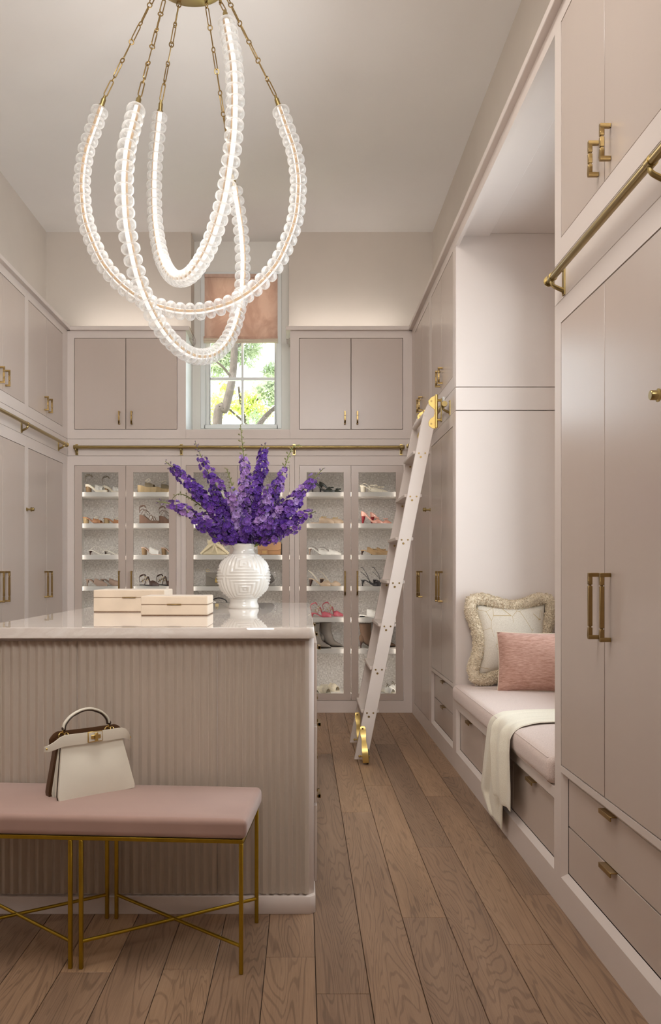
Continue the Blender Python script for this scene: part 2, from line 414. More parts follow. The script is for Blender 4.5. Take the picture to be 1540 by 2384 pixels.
# roman blind
def blind_mat():
    m, N, L, P = nt('blind_velvet'); f = tex_noise(N, L, coords(N, L, (1, 1, .6)), 7, 5, .6, 1.0)
    c = ramp(N, L, f, [(.4, lin((214, 180, 160))), (.6, lin((232, 204, 186)))]); L.new(c, P.inputs['Base Color']); P.inputs['Roughness'].default_value = .6; P.inputs['Sheen Weight'].default_value = .4
    tl = N.new('ShaderNodeBsdfTranslucent'); L.new(c, tl.inputs['Color']); mx = N.new('ShaderNodeMixShader'); mx.inputs[0].default_value = .3
    L.new(P.outputs[0], mx.inputs[1]); L.new(tl.outputs[0], mx.inputs[2]); L.new(mx.outputs[0], N['Material Output'].inputs['Surface']); return m
VELV2 = blind_mat()
CREAMF = M('blind_cream', (222, 206, 184), .8, var=.04, vs=20)
bl = thing('roman_blind', 'peach velvet roman blind with cream folded hem in the back window', 'blind', (-.55, YW - .03, 3.78))
bx0, bx1 = WX0 + .006, WX1 - .004
rows = []
for i in range(15):
    z = lerp(3.805, 3.262, i / 14)
    rows.append([(lerp(bx0, bx1, j / 10), YW - .016 - .007 * math.sin(i * 1.1 + .4) * (i / 14) - .004 * math.sin(j * .9), z) for j in range(11)])
back = [[(p[0], p[1] + .006, p[2]) for p in r] for r in rows]
mb = MB(); mb.grid(rows); mb.grid(back)
n0 = len(rows) * 11
mb.build('blind_panel', VELV2, bl, world=True)
MB().box(bx0, bx1, YW - .03, YW + .0, 3.79, 3.82).build('head_rail', VELV2, bl, world=True, bevel=.003)
for i, (za, zb, dd) in enumerate(((3.268, 3.236, .034), (3.244, 3.222, .05), (3.23, 3.206, .042))):
    rows = []
    for j in range(13):
        x = lerp(bx0 - .006, bx1 + .002, j / 12); sg = .004 * math.sin(j * .5 + i)
        rows.append([(x, YW - .012, za), (x, YW - dd, za - .003 + sg), (x, YW - dd - .006, (za + zb) / 2 + sg), (x, YW - dd, zb + sg), (x, YW - .012, zb + .004)])
    mb = MB().grid(rows, cu=True); mb.f.append((0, 1, 2, 3, 4)); mb.f.append(tuple(60 + k for k in range(5)))
    mb.build('hem_fold', VELV2 if i == 0 else CREAMF, bl, world=True)

# ---------------- crown shelf, cove light strips
CR = .034
mb = MB(); wbox(mb, 'l', YR, YB, -.03, .3, ZCR, ZCR + CR)
structure('trim_2', mb, FRAME, 'narrow painted crown ledge on top of the left cabinets', 'trim', .003)
mb = MB(); wbox(mb, 'r', YR, YB, -.03, .205, ZCR, ZCR + CR)
structure('trim_3', mb, FRAME, 'narrow painted crown ledge on top of the right cabinets', 'trim', .003)
for i, (a, b, side) in enumerate(((XL - .03, -.95, 'left'), (-.145, XR + .03, 'right'))):
    mb = MB(); wbox(mb, 'b', a, b, -.03, .25, ZCR, ZCR + CR)
    wbox(mb, 'b', *((OX0 - .022, b) if i == 0 else (a, OX1 + .022)), .25, .42, ZCR, ZCR + CR)
    structure('trim_%d' % (4 + i), mb, FRAME, 'painted crown ledge above the back cabinet %s of the window' % side, 'trim', .003)
for i, (w, a, b, lab) in enumerate((('l', 2.6, 7.1, 'left'), ('r', 2.6, 7.1, 'right'), ('b', -1.9, -1.0, 'back left'), ('b', -.1, .85, 'back right'))):
    mb = MB(); wbox(mb, w, a, b, .045, .06, ZCR + CR, ZCR + CR + .006)
    o = mb.build('glow_strip', COVE if w == 'b' else COVE2); tag(o, 'warm cove light strip on the ledge above the %s cabinets' % lab, 'light strip', 'cove light strips')

# ================================================================ cabinets
GAP = .0022
def pull(w, u, z0, z1, parent, name='handle', r=.0062, po=.026, mat=BRASS):
    mb = MB(); L_ = .024
    def q(u0, u1, d0, d1, a, b): wbox(mb, w, u0, u1, d0, d1, a, b)
    q(u - r, u + r, -po - r, 0, z1 - 2 * r, z1); q(u - r, u + r, -po - r, 0, z0, z0 + 2 * r)
    q(u - r, u + r, -po - r, -po + r, z0 + 2 * r, z0 + 2 * r + L_); q(u - r, u + r, -po - r, -po + r, z1 - 2 * r - L_, z1 - 2 * r)
    a, b = z0 + 2 * r + L_, z1 - 2 * r - L_
    e = .62 * r
    q(u - e, u + e, -po - e, -po + e, a, a + .004); q(u - e, u + e, -po - e, -po + e, b - .004, b)
    q(u - r, u + r, -po - r, -po + r, a + .004, b - .004)
    mb.build(name, mat, parent, world=True, bevel=.0009)
def tab_pull(w, u, d, z, parent, ln=.1):
    mb = MB(); wbox(mb, w, u - ln / 2, u + ln / 2, d - .022, d + .002, z - .001, z + .003); wbox(mb, w, u - ln / 2, u + ln / 2, d - .022, d - .018, z - .012, z)
    mb.build('tab_handle', BRASS, parent, world=True, bevel=.0006)
def frame_rects(mb, w, U0, U1, Z0, Z1, u0, u1, z0, z1, d0=0, d1=.022):
    wbox(mb, w, U0, u0, d0, d1, Z0, Z1); wbox(mb, w, u1, U1, d0, d1, Z0, Z1)
    if z0 > Z0: wbox(mb, w, u0, u1, d0, d1, Z0, z0)
    if Z1 > z1: wbox(mb, w, u0, u1, d0, d1, z1, Z1)
def door_pair(w, t, u0, u1, seam, z0, z1, pz, flip=False, off=.052):
    for side in (0, 1):
        a, b = (u0 + GAP * 1.5, seam - GAP) if side == 0 else (seam + GAP, u1 - GAP * 1.5)
        d = MB(); wbox(d, w, a, b, .0008, .021, z0 + GAP * 1.5, z1 - GAP * 1.5)
        do = d.build('door', DOOR, t, world=True, bevel=.0012)
        pull(w, seam - off if side == 0 else seam + off, pz[0], pz[1], do)
def carcass(w, t, U0, U1, Z0, Z1, dep=.4):
    m = MB(); wbox(m, w, U0 + .004, U1 - .004, .034, dep, Z0 + .002, Z1 - .002); m.build('carcass', DARK, t, world=True)

def solid_unit(w, name, label, U0, U1, u0, u1, Z0, Z1, z0, z1, pz, dep=.4, drawers=None, group=None, seam=None):
    seam = (u0 + u1) / 2 if seam is None else seam
    t = thing(name, label, 'cabinet', WP(w, (U0 + U1) / 2, 0, Z0), group=group)
    m = MB()
    if not drawers:
        frame_rects(m, w, U0, U1, Z0, Z1, u0, u1, z0, z1)
    else:
        zb, zt, zm, bv = drawers        # bevelled drawer recess below the doors
        wbox(m, w, U0, u0, 0, .022, Z0, Z1); wbox(m, w, u1, U1, 0, .022, Z0, Z1)
        wbox(m, w, u0, u1, 0, .022, z1, Z1); wbox(m, w, u0, u1, 0, .05, zt, z0); wbox(m, w, u0, u1, 0, .05, Z0, zb)
        # mitred bevels
        def quad(a, b, c, d): m.add([WP(w, *a), WP(w, *b), WP(w, *c), WP(w, *d)], [(0, 1, 2, 3)])
        quad((u0, 0, zb), (u1, 0, zb), (u1 - bv, bv, zb + bv), (u0 + bv, bv, zb + bv))
        quad((u0, 0, zt), (u1, 0, zt), (u1 - bv, bv, zt - bv), (u0 + bv, bv, zt - bv))
        quad((u0, 0, zb), (u0, 0, zt), (u0 + bv, bv, zt - bv), (u0 + bv, bv, zb + bv))
        quad((u1, 0, zb), (u1, 0, zt), (u1 - bv, bv, zt - bv), (u1 - bv, bv, zb + bv))
        for (a, b) in ((zm, zt - bv), (zb + bv, zm)):
            d = MB(); wbox(d, w, u0 + bv + GAP, u1 - bv - GAP, bv + .001, bv + .02, a + GAP, b - GAP)
            do = d.build('drawer', DOOR, t, world=True, bevel=.001); tab_pull(w, (u0 + u1) / 2, bv + .001, b - GAP, do)
    m.build('face_frame', FRAME, t, world=True, weld=False, recalc=not drawers)
    if drawers:
        mm = t.children[-1].data
        bm = bmesh.new(); bm.from_mesh(mm); bmesh.ops.recalc_face_normals(bm, faces=bm.faces); bm.to_mesh(mm); bm.free()
    carcass(w, t, U0, U1, Z0, Z1, dep)
    door_pair(w, t, u0, u1, seam, z0, z1, pz)
    return t

PZL, PZU = (.985, 1.19), (2.415, 2.525)
# left wall
solid_unit('l', 'wardrobe', 'tall blush wardrobe in the back left corner with paired long pulls', 6.137, YB, 6.175, 7.06, 0, ZB0 - .002, ZD0, ZD1, PZL, .22)
solid_unit('l', 'wardrobe', 'tall blush wardrobe at the left picture edge beyond the marble island', 5.16, 6.136, 5.2, 6.1, 0, ZB0 - .002, ZD0, ZD1, PZL, .22)
solid_unit('l', 'wall_cabinet', 'upper blush cabinet in the back left corner over the left rail', 6.137, YB, 6.175, 7.06, ZB1 + .002, ZCR, ZU0, ZU1, PZU, .22)
solid_unit('l', 'wall_cabinet', 'upper blush cabinet at the left picture edge above the rail', 5.16, 6.136, 5.2, 6.1, ZB1 + .002, ZCR, ZU0, ZU1, PZU, .22)
solid_unit('l', 'wardrobe', 'tall blush wardrobe on the left just outside the picture edge', 4.2, 5.158, 4.24, 5.12, 0, ZB0 - .002, ZD0, ZD1, PZL, .22)
solid_unit('l', 'wall_cabinet', 'upper blush cabinet on the left just outside the picture edge', 4.2, 5.158, 4.24, 5.12, ZB1 + .002, ZCR, ZU0, ZU1, PZU, .22)
mb = MB(); wbox(mb, 'l', 4.2, YB, 0, .022, ZB0, ZB1)
structure('trim_6', mb, FRAME, 'plain board behind the left ladder rail between upper and lower cabinets', 'trim', .0012)
# right wall, far part
DRW = (.11, .483, .296, .02)
solid_unit('r', 'wardrobe', 'tall blush wardrobe in the back right corner behind the ladder', 6.165, YB, 6.22, 7.034, 0, ZB0 - .002, ZD0, ZD1, PZL, .4)
solid_unit('r', 'wardrobe', 'tall blush wardrobe with two low drawers between ladder and window seat', 5.166, 6.163, 5.24, 6.117, 0, ZB0 - .002, .506, ZD1, PZL, .4, drawers=DRW)
solid_unit('r', 'wall_cabinet', 'upper blush cabinet in the back right corner above the ladder', 6.165, YB, 6.22, 7.034, ZB1 + .002, ZCR, ZU0, ZU1, PZU, .2)
solid_unit('r', 'wall_cabinet', 'upper blush cabinet beside the alcove with pulls above the ladder hook', 5.166, 6.163, 5.24, 6.117, ZB1 + .002, ZCR, ZU0, ZU1, PZU, .2)
mb = MB(); wbox(mb, 'r', 5.166, YB, 0, .022, ZB0, ZB1)
structure('trim_7', mb, FRAME, 'plain board behind the far right ladder rail', 'trim', .0012)
# right wall, near part
solid_unit('r', 'wardrobe', 'large near wardrobe on the right with two drawers and long bronze pulls', 2.092, 3.116, 2.167, 3.043, 0, ZB0 - .002, .506, ZD1, PZL, .4, drawers=DRW)
solid_unit('r', 'wall_cabinet', 'large near upper cabinet at the top right above the thick rail', 2.092, 3.116, 2.167, 3.043, ZB1 + .002, ZCR, ZU0, ZU1, PZU, .2)
mb = MB(); wbox(mb, 'r', 2.092, 3.116, 0, .022, ZB0, ZB1)
structure('trim_8', mb, FRAME, 'plain board behind the near right rail', 'trim', .0012)

# back wall: shoe cabinets with glass doors
BU = [(XL + .0, -1.025, -1.919, -1.062, -1.487), (-1.023, -.071, -.983, -.1116, -.551), (-.069, XR, -.0324, .842, .403)]
SHZ = [lambda: 0]
ROWZ = [1.2 - (y - 1326) * 7.25 / 2000 for y in (1145.5, 1218.5, 1292, 1365, 1438, 1511)]
ROWZ.append(.155)
labs = ['glass-door shoe cabinet left of the flowers in the back wall', 'glass-door handbag cabinet behind the flowers and vase', 'glass-door shoe cabinet in the back wall beside the ladder']
for i, (U0, U1, u0, u1, sm) in enumerate(BU):
    t = thing('display_cabinet', labs[i], 'cabinet', WP('b', (U0 + U1) / 2, 0, 0))
    m = MB(); frame_rects(m, 'b', U0, U1, 0, ZB0 - .002, u0, u1, ZD0, ZD1); m.build('face_frame', FRAME, t, world=True, weld=False)
    m = MB(); wbox(m, 'b', u0 - .03, u0 - .016, .024, .4, ZD0 - .02, ZD1 + .03); m.build('side_panel', SHELF, t, world=True)
    m = MB(); wbox(m, 'b', u1 + .016, u1 + .03, .024, .4, ZD0 - .02, ZD1 + .03); m.build('side_panel', SHELF, t, world=True)
    m = MB(); wbox(m, 'b', u0 - .016, u1 + .016, .38, .4, ZD0 - .02, ZD1 + .03); m.build('back_lining', TWEED, t, world=True)
    m = MB(); wbox(m, 'b', u0 - .016, u1 + .016, .03, .38, ZD1 + .01, ZD1 + .03); m.build('top_panel', SHELF, t, world=True)
    m = MB(); wbox(m, 'b', u0 - .016, u1 + .016, .03, .38, .118, .155); m.build('bottom_panel', SHELF, t, world=True)
    for z in ROWZ[:6]:
        m = MB(); wbox(m, 'b', u0 - .015, u1 + .015, .045, .379, z - .0375, z); m.build('shelf', SHELF, t, world=True, bevel=.001)
    for uu in (u0 + .034, sm - .03, sm + .03, u1 - .034):
        m = MB(); wbox(m, 'b', uu - .004, uu + .004, .026, .03, ZD0 + .05, ZD1 - .03); m.build('glow_strip', CABFILL, t, world=True)  # added glowing strips behind the door stiles, lifting the dark shelves
    for side in (0, 1):
        a, b = (u0 + GAP * 1.5, sm - GAP) if side == 0 else (sm + GAP, u1 - GAP * 1.5)
        d = MB(); fw = .06
        frame_rects(d, 'b', a, b, ZD0 + GAP, ZD1 - GAP, a + fw, b - fw, ZD0 + .058, ZD1 - .06, .0008, .021)
        do = d.build('door', DOOR, t, world=True, weld=False)
        g = MB(); wbox(g, 'b', a + fw - .004, b - fw + .004, .010, .014, ZD0 + .054, ZD1 - .056); g.build('glass_pane', GLASS, do, world=True)
        pull('b', sm - .052 if side == 0 else sm + .052, PZL[0], PZL[1], do)
solid_unit('b', 'wall_cabinet', 'upper back cabinet left of the window under the chandelier', XL, OX0, -1.919, -1.055, ZB1 + .002, ZCR, ZU0, ZU1, PZU, .4, seam=-1.487)
solid_unit('b', 'wall_cabinet', 'upper back cabinet right of the window with two small pulls', OX1, XR, -.0324, .838, ZB1 + .002, ZCR, ZU0, ZU1, PZU, .4, seam=.403)
mb = MB(); wbox(mb, 'b', XL, XR, 0, .022, ZB0, ZB1); structure('trim_9', mb, FRAME, 'plain board behind the back brass rail', 'trim', .0012)
mb = MB(); wbox(mb, 'b', OX0 + .001, OX1 - .001, 0, .022, ZB1 + .002, ZU0); structure('trim_10', mb, FRAME, 'painted apron board under the window recess', 'trim')

# coat pegs on the stiles
def peg(w, u, z, label):
    mb = MB(); prof = [(.0, 0), (.013, 0), (.013, .005), (.007, .006), (.007, .03), (.016, .031), (.017, .035), (.014, .037), (.0125, .038), (.0125, .052), (.011, .054), (0, .054)]
    t = thing('coat_peg', label, 'peg', WP(w, u, 0, z), group='brass pegs on the stiles')
    rows = []
    def pt(r, d, a):
        c, s_ = r * math.cos(a), r * math.sin(a)
        return WP(w, u + c, -d, z + s_)
    def part(name, pr):
        rows = [[pt(max(r, 1e-5), d, 2 * PI * k / 20) for k in range(20)] for r, d in pr]
        MB().grid(rows, cu=True).build(name, BRASS2, t, world=True)
    part('stem', prof[:5]); part('knob', prof[5:] + [(0, .054)])
peg('l', 6.137, 1.63, 'brass peg on the stile between the two left wardrobes')
peg('r', 6.166, 1.63, 'brass peg on the right stile beside the ladder')
peg('r', 2.128, 1.632, 'large brass peg at the right picture edge')
peg('b', -1.024, 1.672, 'brass peg behind the left flower spikes on the back stile')
peg('b', -.07, 1.672, 'brass peg hidden behind the right flower spikes')

# ladder rails
def rail(w, ua, ub, brs, label, end_caps=(True, True)):
    t = thing('ladder_rail', label, 'rail', WP(w, (ua + ub) / 2, -.043, 2.22), group='brass ladder rails')
    mb = MB().cyl(WP(w, ua, -.043, 2.22), WP(w, ub, -.043, 2.22), .0128, n=20); mb.build('rail_tube', BRASS2, t, world=True)
    for u, s_ in ((ua, -1), (ub, 1)):
        mb = MB().cyl(WP(w, u, -.043, 2.22), WP(w, u + s_ * .008, -.043, 2.22), .019, .017, n=20)
        mb.build('end_cap', BRASS2, t, world=True)
    for u in brs:
        mb = MB(); wbox(mb, w, u - .011, u + .011, -.006, 0, 2.158, 2.25)
        arc = [WP(w, u, -.005, 2.175), WP(w, u, -.022, 2.182), WP(w, u, -.04, 2.192), WP(w, u, -.045, 2.203), WP(w, u, -.043, 2.212)]
        mb.tube(catmull(arc, 4), [.009 - .0002 * k for k in range(17)], 8)
        mb.cyl(WP(w, u - .011, -.043, 2.22), WP(w, u + .011, -.043, 2.22), .0155, n=16)
        br = mb.build('bracket', BRASS2, t, world=True)
        for zz in (2.165, 2.243):
            MB().cyl(WP(w, u, -.006, zz), WP(w, u, -.009, zz), .004, n=8).build('screw', BRASS, br, world=True)
rail('b', -1.905, .838, (-1.897, -1.02, -.075, .822), 'long brass rail across the back wall behind the flowers')
rail('l', 4.3, 7.02, (6.93, 6.02, 5.1), 'brass rail along the left cabinets running into the corner')
rail('r', 5.29, 7.1, (5.33, 6.2, 7.06), 'short brass rail on the far right where the ladder hangs')
rail('r', 1.6, 3.04, (3.0, 2.15), 'thick near brass rail slanting across the upper right')

# ---------------- alcove with window seat
AX, AY0, AY1, AZ = 1.56, 3.116, 5.166, 3.215
mb = MB()
for (a, b) in ((0, ZB0 - .002), (ZB0 + .002, ZB1 - .002), (ZB1 + .002, AZ)): mb.box(XR + .002, AX, AY1 - .018, AY1, a, b)
structure('wall_alcove_far', mb, FRAME, 'pale panelled end wall of the window seat alcove behind the cushions', 'wall', .0012)
mb = MB()
for (a, b) in ((0, ZB0 - .002), (ZB0 + .002, ZB1 - .002), (ZB1 + .002, AZ)): mb.box(XR + .023, AX, AY0, AY0 + .018, a, b)
structure('wall_alcove_near', mb, FRAME, 'near end panel of the window seat alcove, turned away', 'wall')
AWY0, AWY1, AWZ0, AWZ1 = 3.4, 4.88, .78, 2.95
mb = MB(); mb.box(AX, AX + .15, AY0 - .1, AWY0, 0, AZ + .1); mb.box(AX, AX + .15, AWY1, AY1 + .1, 0, AZ + .1); mb.box(AX, AX + .15, AWY0, AWY1, 0, AWZ0); mb.box(AX, AX + .15, AWY0, AWY1, AWZ1, AZ + .1)
structure('wall_alcove', mb, FRAME, 'back wall of the alcove around its tall window', 'wall')
structure('ceiling_alcove', MB().box(XR + .024, AX, AY0, AY1, AZ, AZ + .03), FRAME, 'painted soffit over the window seat', 'ceiling')
mb = MB(); wbox(mb, 'r', AY0, AY1, 0, .022, 3.14, ZCR); structure('trim_11', mb, FRAME, 'narrow painted header across the alcove opening', 'trim')
structure('wall_right_outer', MB().box(XR + .41, XR + .55, AY1 + .1, YW + .1, 0, ZC).box(XR + .025, AX, AY1 + .001, AY1 + .03, .41, ZCR).box(XR + .3, AX + .15, YR, AY0 - .001, 0, ZCR), WALLP, 'outer wall behind the far right cabinets', 'wall')
w2 = thing('window_2', 'tall white window lighting the window seat', 'window', (AX, 4.14, AWZ0), kind='structure')
mb = MB(); mb.box(AX - .01, AX + .08, AWY0 - .03, AWY0 + .04, AWZ0 - .03, AWZ1 + .03); mb.box(AX - .01, AX + .08, AWY1 - .04, AWY1 + .03, AWZ0 - .03, AWZ1 + .03)
mb.box(AX - .01, AX + .08, AWY0 + .04, AWY1 - .04, AWZ0 - .03, AWZ0 + .04); mb.box(AX - .01, AX + .08, AWY0 + .04, AWY1 - .04, AWZ1 - .04, AWZ1 + .03)
mb.build('window_frame', WHITE, w2, world=True)
MB().box(AX + .03, AX + .06, 4.13, 4.15, AWZ0 + .04, AWZ1 - .04).build('muntin', WHITE, w2, world=True)
for zz in (1.48, 2.22): MB().box(AX + .031, AX + .059, AWY0 + .04, AWY1 - .04, zz - .01, zz + .01).build('muntin', WHITE, w2, world=True)
MB().box(AX + .042, AX + .046, AWY0 + .04, AWY1 - .04, AWZ0 + .04, AWZ1 - .04).build('pane', GLASS, w2, world=True)
# bench base with two bevelled drawers
ws = thing('window_seat', 'built-in window seat base with flush drawers in the alcove', 'bench seat', (XR, 4.14, 0))
m = MB(); u0, u1, zb, zt, bv = 3.125, 5.125, .11, .37, .02
wbox(m, 'r', u1, AY1, 0, .05, 0, .41); wbox(m, 'r', AY0, u0, 0, .05, 0, .41); wbox(m, 'r', u0, u1, 0, .05, 0, zb); wbox(m, 'r', u0, u1, 0, .05, zt, .41)
def quad(a, b, c, d): m.add([WP('r', *a), WP('r', *b), WP('r', *c), WP('r', *d)], [(0, 1, 2, 3)])
quad((u0, 0, zb), (u1, 0, zb), (u1 - bv, bv, zb + bv), (u0 + bv, bv, zb + bv)); quad((u0, 0, zt), (u1, 0, zt), (u1 - bv, bv, zt - bv), (u0 + bv, bv, zt - bv))
quad((u0, 0, zb), (u0, 0, zt), (u0 + bv, bv, zt - bv), (u0 + bv, bv, zb + bv)); quad((u1, 0, zb), (u1, 0, zt), (u1 - bv, bv, zt - bv), (u1 - bv, bv, zb + bv))
m.build('face_frame', FRAME, ws, world=True, weld=False)
m = MB(); wbox(m, 'r', AY0 + .02, AY1 - .02, .05, .64, .36, .41); m.build('seat_board', FRAME, ws, world=True)
for (a, b) in ((4.48, u1 - bv), (3.82, 4.48), (u0 + bv, 3.82)):
    d = MB(); wbox(d, 'r', a + GAP, b - GAP, bv + .001, bv + .02, zb + bv + GAP, zt - bv - GAP)
    do = d.build('drawer', DOOR, ws, world=True, bevel=.001)
    tab_pull('r', (a + b) / 2, bv + .001, zt - bv - GAP, do)
# ================================================================ rounded boxes and pillows
def rbox(mb, hx, hy, hz, r, n=6, fn=None, c=(0, 0, 0)):
    H = (hx, hy, hz)
    def ax(h):
        rr = min(r, h * .999); k = 4
        a = [-h + rr * math.tan(PI / 4 * i / k) for i in range(k)] + [lerp(-h + rr, h - rr, i / n) for i in range(n + 1)] + [h - rr * math.tan(PI / 4 * (k - 1 - i) / k) for i in range(k)]
        return a
    A = [ax(h) for h in H]
    def pt(p):
        q = [max(-(H[i] - min(r, H[i] * .999)), min(H[i] - min(r, H[i] * .999), p[i])) for i in range(3)]
        d = Vector([p[i] - q[i] for i in range(3)])
        if d.length > 1e-9: d = d.normalized() * min(r, min(H) * .999)
        v = Vector(q) + d
        if fn: v = Vector(fn(v))
        return (v.x + c[0], v.y + c[1], v.z + c[2])
    for axis in range(3):
        i, j = [k for k in range(3) if k != axis]
        for sgn in (-1, 1):
            rows = []
            for a in A[i]:
                row = []
                for b in A[j]:
                    p = [0, 0, 0]; p[axis] = sgn * H[axis]; p[i] = a; p[j] = b
                    row.append(pt(p))
                rows.append(row)
            mb.grid(rows)
    return mb
def pillow(mb, w, h, T, ear=.07, n=22, pw=2.4, scallop=0.0):
    """in the xz plane, thickness along y"""
    def P(a, b, s):
        x = a * w / 2 * (1 - ear * (1 - b * b)); z = b * h / 2 * (1 - ear * (1 - a * a))
        t = T / 2 * (max(0, 1 - abs(a) ** pw) * max(0, 1 - abs(b) ** pw)) ** .55
        t += T * .03 * math.sin(5 * a + 3 * b) * (1 - abs(a)) * (1 - abs(b))
        return (x, s * t, z)
    for s in (-1, 1):
        mb.grid([[P(-1 + 2 * i / n, -1 + 2 * j / n, s) for i in range(n + 1)] for j in range(n + 1)])
    return mb

# ================================================================ island
IX0, IX1, IY0, IY1 = -1.139, .0375, 2.958, 5.19
wt = MB(); ch = .016
poly = [(IX0, IY0), (IX1 - ch, IY0), (IX1, IY0 + ch), (IX1, IY1), (IX0, IY1)]
wt.prism([(x, y, .9625) for x, y in poly], (0, 0, .0375))
tag(wt.build('worktop', MARBLE, bevel=.0015), 'polished pale marble worktop of the island with faint veins', 'worktop')
isl = thing('island', 'blush island base with vertical fluted front panels and low plinth', 'island', ((IX0 + IX1) / 2, 4.07, 0))
FL = M('flute_paint', (192, 178, 163), .45, var=.015, vs=3)
def chprism(x0, x1, y0, y1, z0, z1, c):
    return MB().prism([(x, y, z0) for x, y in ((x0, y0), (x1 - c, y0), (x1, y0 + c), (x1, y1), (x0, y1))], (0, 0, z1 - z0))
chprism(IX0 + .02, IX1 + .001, 3.012, IY1 - .02, .06, .9625, .018).build('body', FRAME, isl, world=True, bevel=.001)
chprism(IX0 + .01, IX1 + .006, 2.99, IY1 - .01, 0.0, .061, .018).build('plinth', FRAME, isl, world=True, bevel=.0015)
PER = .0306
def flutes(x0, x1):
    n = round((x1 - x0) / PER); p = (x1 - x0) / n; prof = []
    for i in range(n):
        a = x0 + i * p
        for (f, d) in ((0.04, 1.0), (.25, .5), (.46, 0.06), (.5, .0), (.54, .06), (.75, .5), (.96, 1.0)): prof.append((a + f * p, 2.997 + .011 * d))
    rows = [[(x, y, z) for x, y in prof] for z in (.068, .9495)]
    mb = MB().grid(rows)
    m = len(prof); b = len(mb.v)
    mb.v += [(x0, 3.013, .068), (x1, 3.013, .068), (x0, 3.013, .9495), (x1, 3.013, .9495)]
    mb.f += [tuple(range(m)) + (b + 1, b), tuple(range(m, 2 * m)) + (b + 3, b + 2), (0, m, b + 2, b), (m - 1, 2 * m - 1, b + 3, b + 1)]
    return mb
for (a, b) in ((IX0 + .024, -.792), (-.791, -.301), (-.300, .0215)):
    flutes(a, b).build('fluted_panel', FL, isl, world=True, weld=False, ang=20)
# drawers on the aisle side of the island
for k, (y0, y1) in enumerate(((3.06, 3.75), (3.76, 4.45), (4.46, 5.14))):
    for (z0, z1) in ((.09, .36), (.37, .64), (.65, .94)):
        d = MB().box(IX1 + .002, IX1 + .012, y0, y1, z0, z1).build('drawer', DOOR, isl, world=True, bevel=.001)
        mb = MB(); yc = (y0 + y1) / 2
        mb.box(IX1 + .012, IX1 + .03, yc - .05, yc - .04, z1 - .05, z1 - .04); mb.box(IX1 + .012, IX1 + .03, yc + .04, yc + .05, z1 - .05, z1 - .04); mb.box(IX1 + .022, IX1 + .032, yc - .05, yc + .05, z1 - .052, z1 - .04)
        mb.build('handle', BRASS, d, world=True)

# ================================================================ upholstered bench
bench = thing('bench', 'two-module bench with blush velvet seat and gold cross-braced legs', 'bench', (-.671, 2.769, 0), math.radians(-4))
def bench_top(v):
    x, y, z = v
    if z > 0: z += .012 * (1 - (x / .516) ** 4) * (1 - (y / .196) ** 2)
    return (x * (1 + .006 * (1 - (z / .03) ** 2)), y, z)
mb = rbox(MB(), .516, .197, .030, .016, 12, bench_top, (0, 0, .4305)); mb.build('seat_cushion', VELVET, bench)
mb = MB()
for s in (-1, 1):
    path = [(-.505, s * .19, .452), (.505, s * .19, .452)]
    mb.tube([(x, s * .1935, .4495) for x in [lerp(-.5, .5, i / 20) for i in range(21)]], .0022, 6)
mb.build('piping', VELVET, bench)
LEGX = (-.5015, -.0165, .0165, .5015)
mb = MB(); q = .0062
for y in (-.186, .186): mb.box(-.5015 - q, .5015 + q, y - q, y + q, .388, .400)
for x in (-.5015, .5015): mb.box(x - q, x + q, -.186 + q, .186 - q, .388, .400)
mb.build('seat_frame', GOLD, bench, bevel=.001)
for x in LEGX:
    for y in (-.186, .186):
        MB().box(x - q, x + q, y - q, y + q, 0, .388).build('leg', GOLD, bench, bevel=.0018)
for (xa, xb) in ((-.5015, -.0165), (.0165, .5015)):
    MB().cyl((xa, -.186, .082), (xb, .186, .082), .0056, n=12).build('cross_brace', GOLD, bench)
    MB().cyl((xa, .186, .0825), (xb, -.186, .0825), .0056, n=12).build('cross_brace', GOLD, bench)

# ================================================================ white handbag on the bench
HBW = M('white_leather', (226, 220, 204), .42, var=.02, vs=12, bmp=.12, bs=600, bd=.0004)
HBB = M('brown_leather', (84, 54, 28), .5, var=.08)
HBE = M('dark_edge', (58, 38, 24), .5)
bag = thing('handbag', 'white leather trapezoid handbag with brown lining and gold clasp on the bench', 'handbag', (-.698, 2.826, .4705), math.radians(40.7))
BH = .168
def slab(y_bot, y_top, th, wb, wt_, h, puff=0, n=14, r=.012):
    """leaning trapezoid slab, front faces -y"""
    mb = MB()
    def row(yo, sgn):
        rows = []
        for j in range(n + 1):
            t = j / n; w_ = lerp(wb, wt_, t) / 2
            rr = []
            for i in range(n + 1):
                s = -1 + 2 * i / n
                x = s * w_
                drop = 0
                if t < .08: x *= 1 - (.035 if abs(s) > .9 else 0) * (1 - t / .08)
                y = lerp(y_bot, y_top, t) + yo + sgn * puff * (1 - s ** 4) * math.sin(PI * min(1, t * 1.15 + .06)) ** 1.0
                rr.append((x, y, t * h))
            rows.append(rr)
        return rows
    f = row(0, -1); b = row(th, 0)
    mb.grid(f); mb.grid(b)
    for j in range(n):
        for s in (0, n):
            mb.add([f[j][s], f[j + 1][s], b[j + 1][s], b[j][s]], [(0, 1, 2, 3)])
    for i in range(n):
        for t in (0, n):
            mb.add([f[t][i], f[t][i + 1], b[t][i + 1], b[t][i]], [(0, 1, 2, 3)])
    return mb
slab(-.05, -.012, .008, .276, .214, BH, .010).build('front_panel', HBW, bag)
slab(-.041, -.003, .003, .280, .218, BH).build('edge_trim', HBE, bag)
slab(-.037, .004, .028, .262, .21, BH - .004).build('gusset', HBW, bag)
slab(.004, .008, .006, .27, .212, BH - .002).build('divider', HBW, bag)
slab(.018, .011, .024, .284, .222, BH + .016).build('back_panel', HBB, bag)
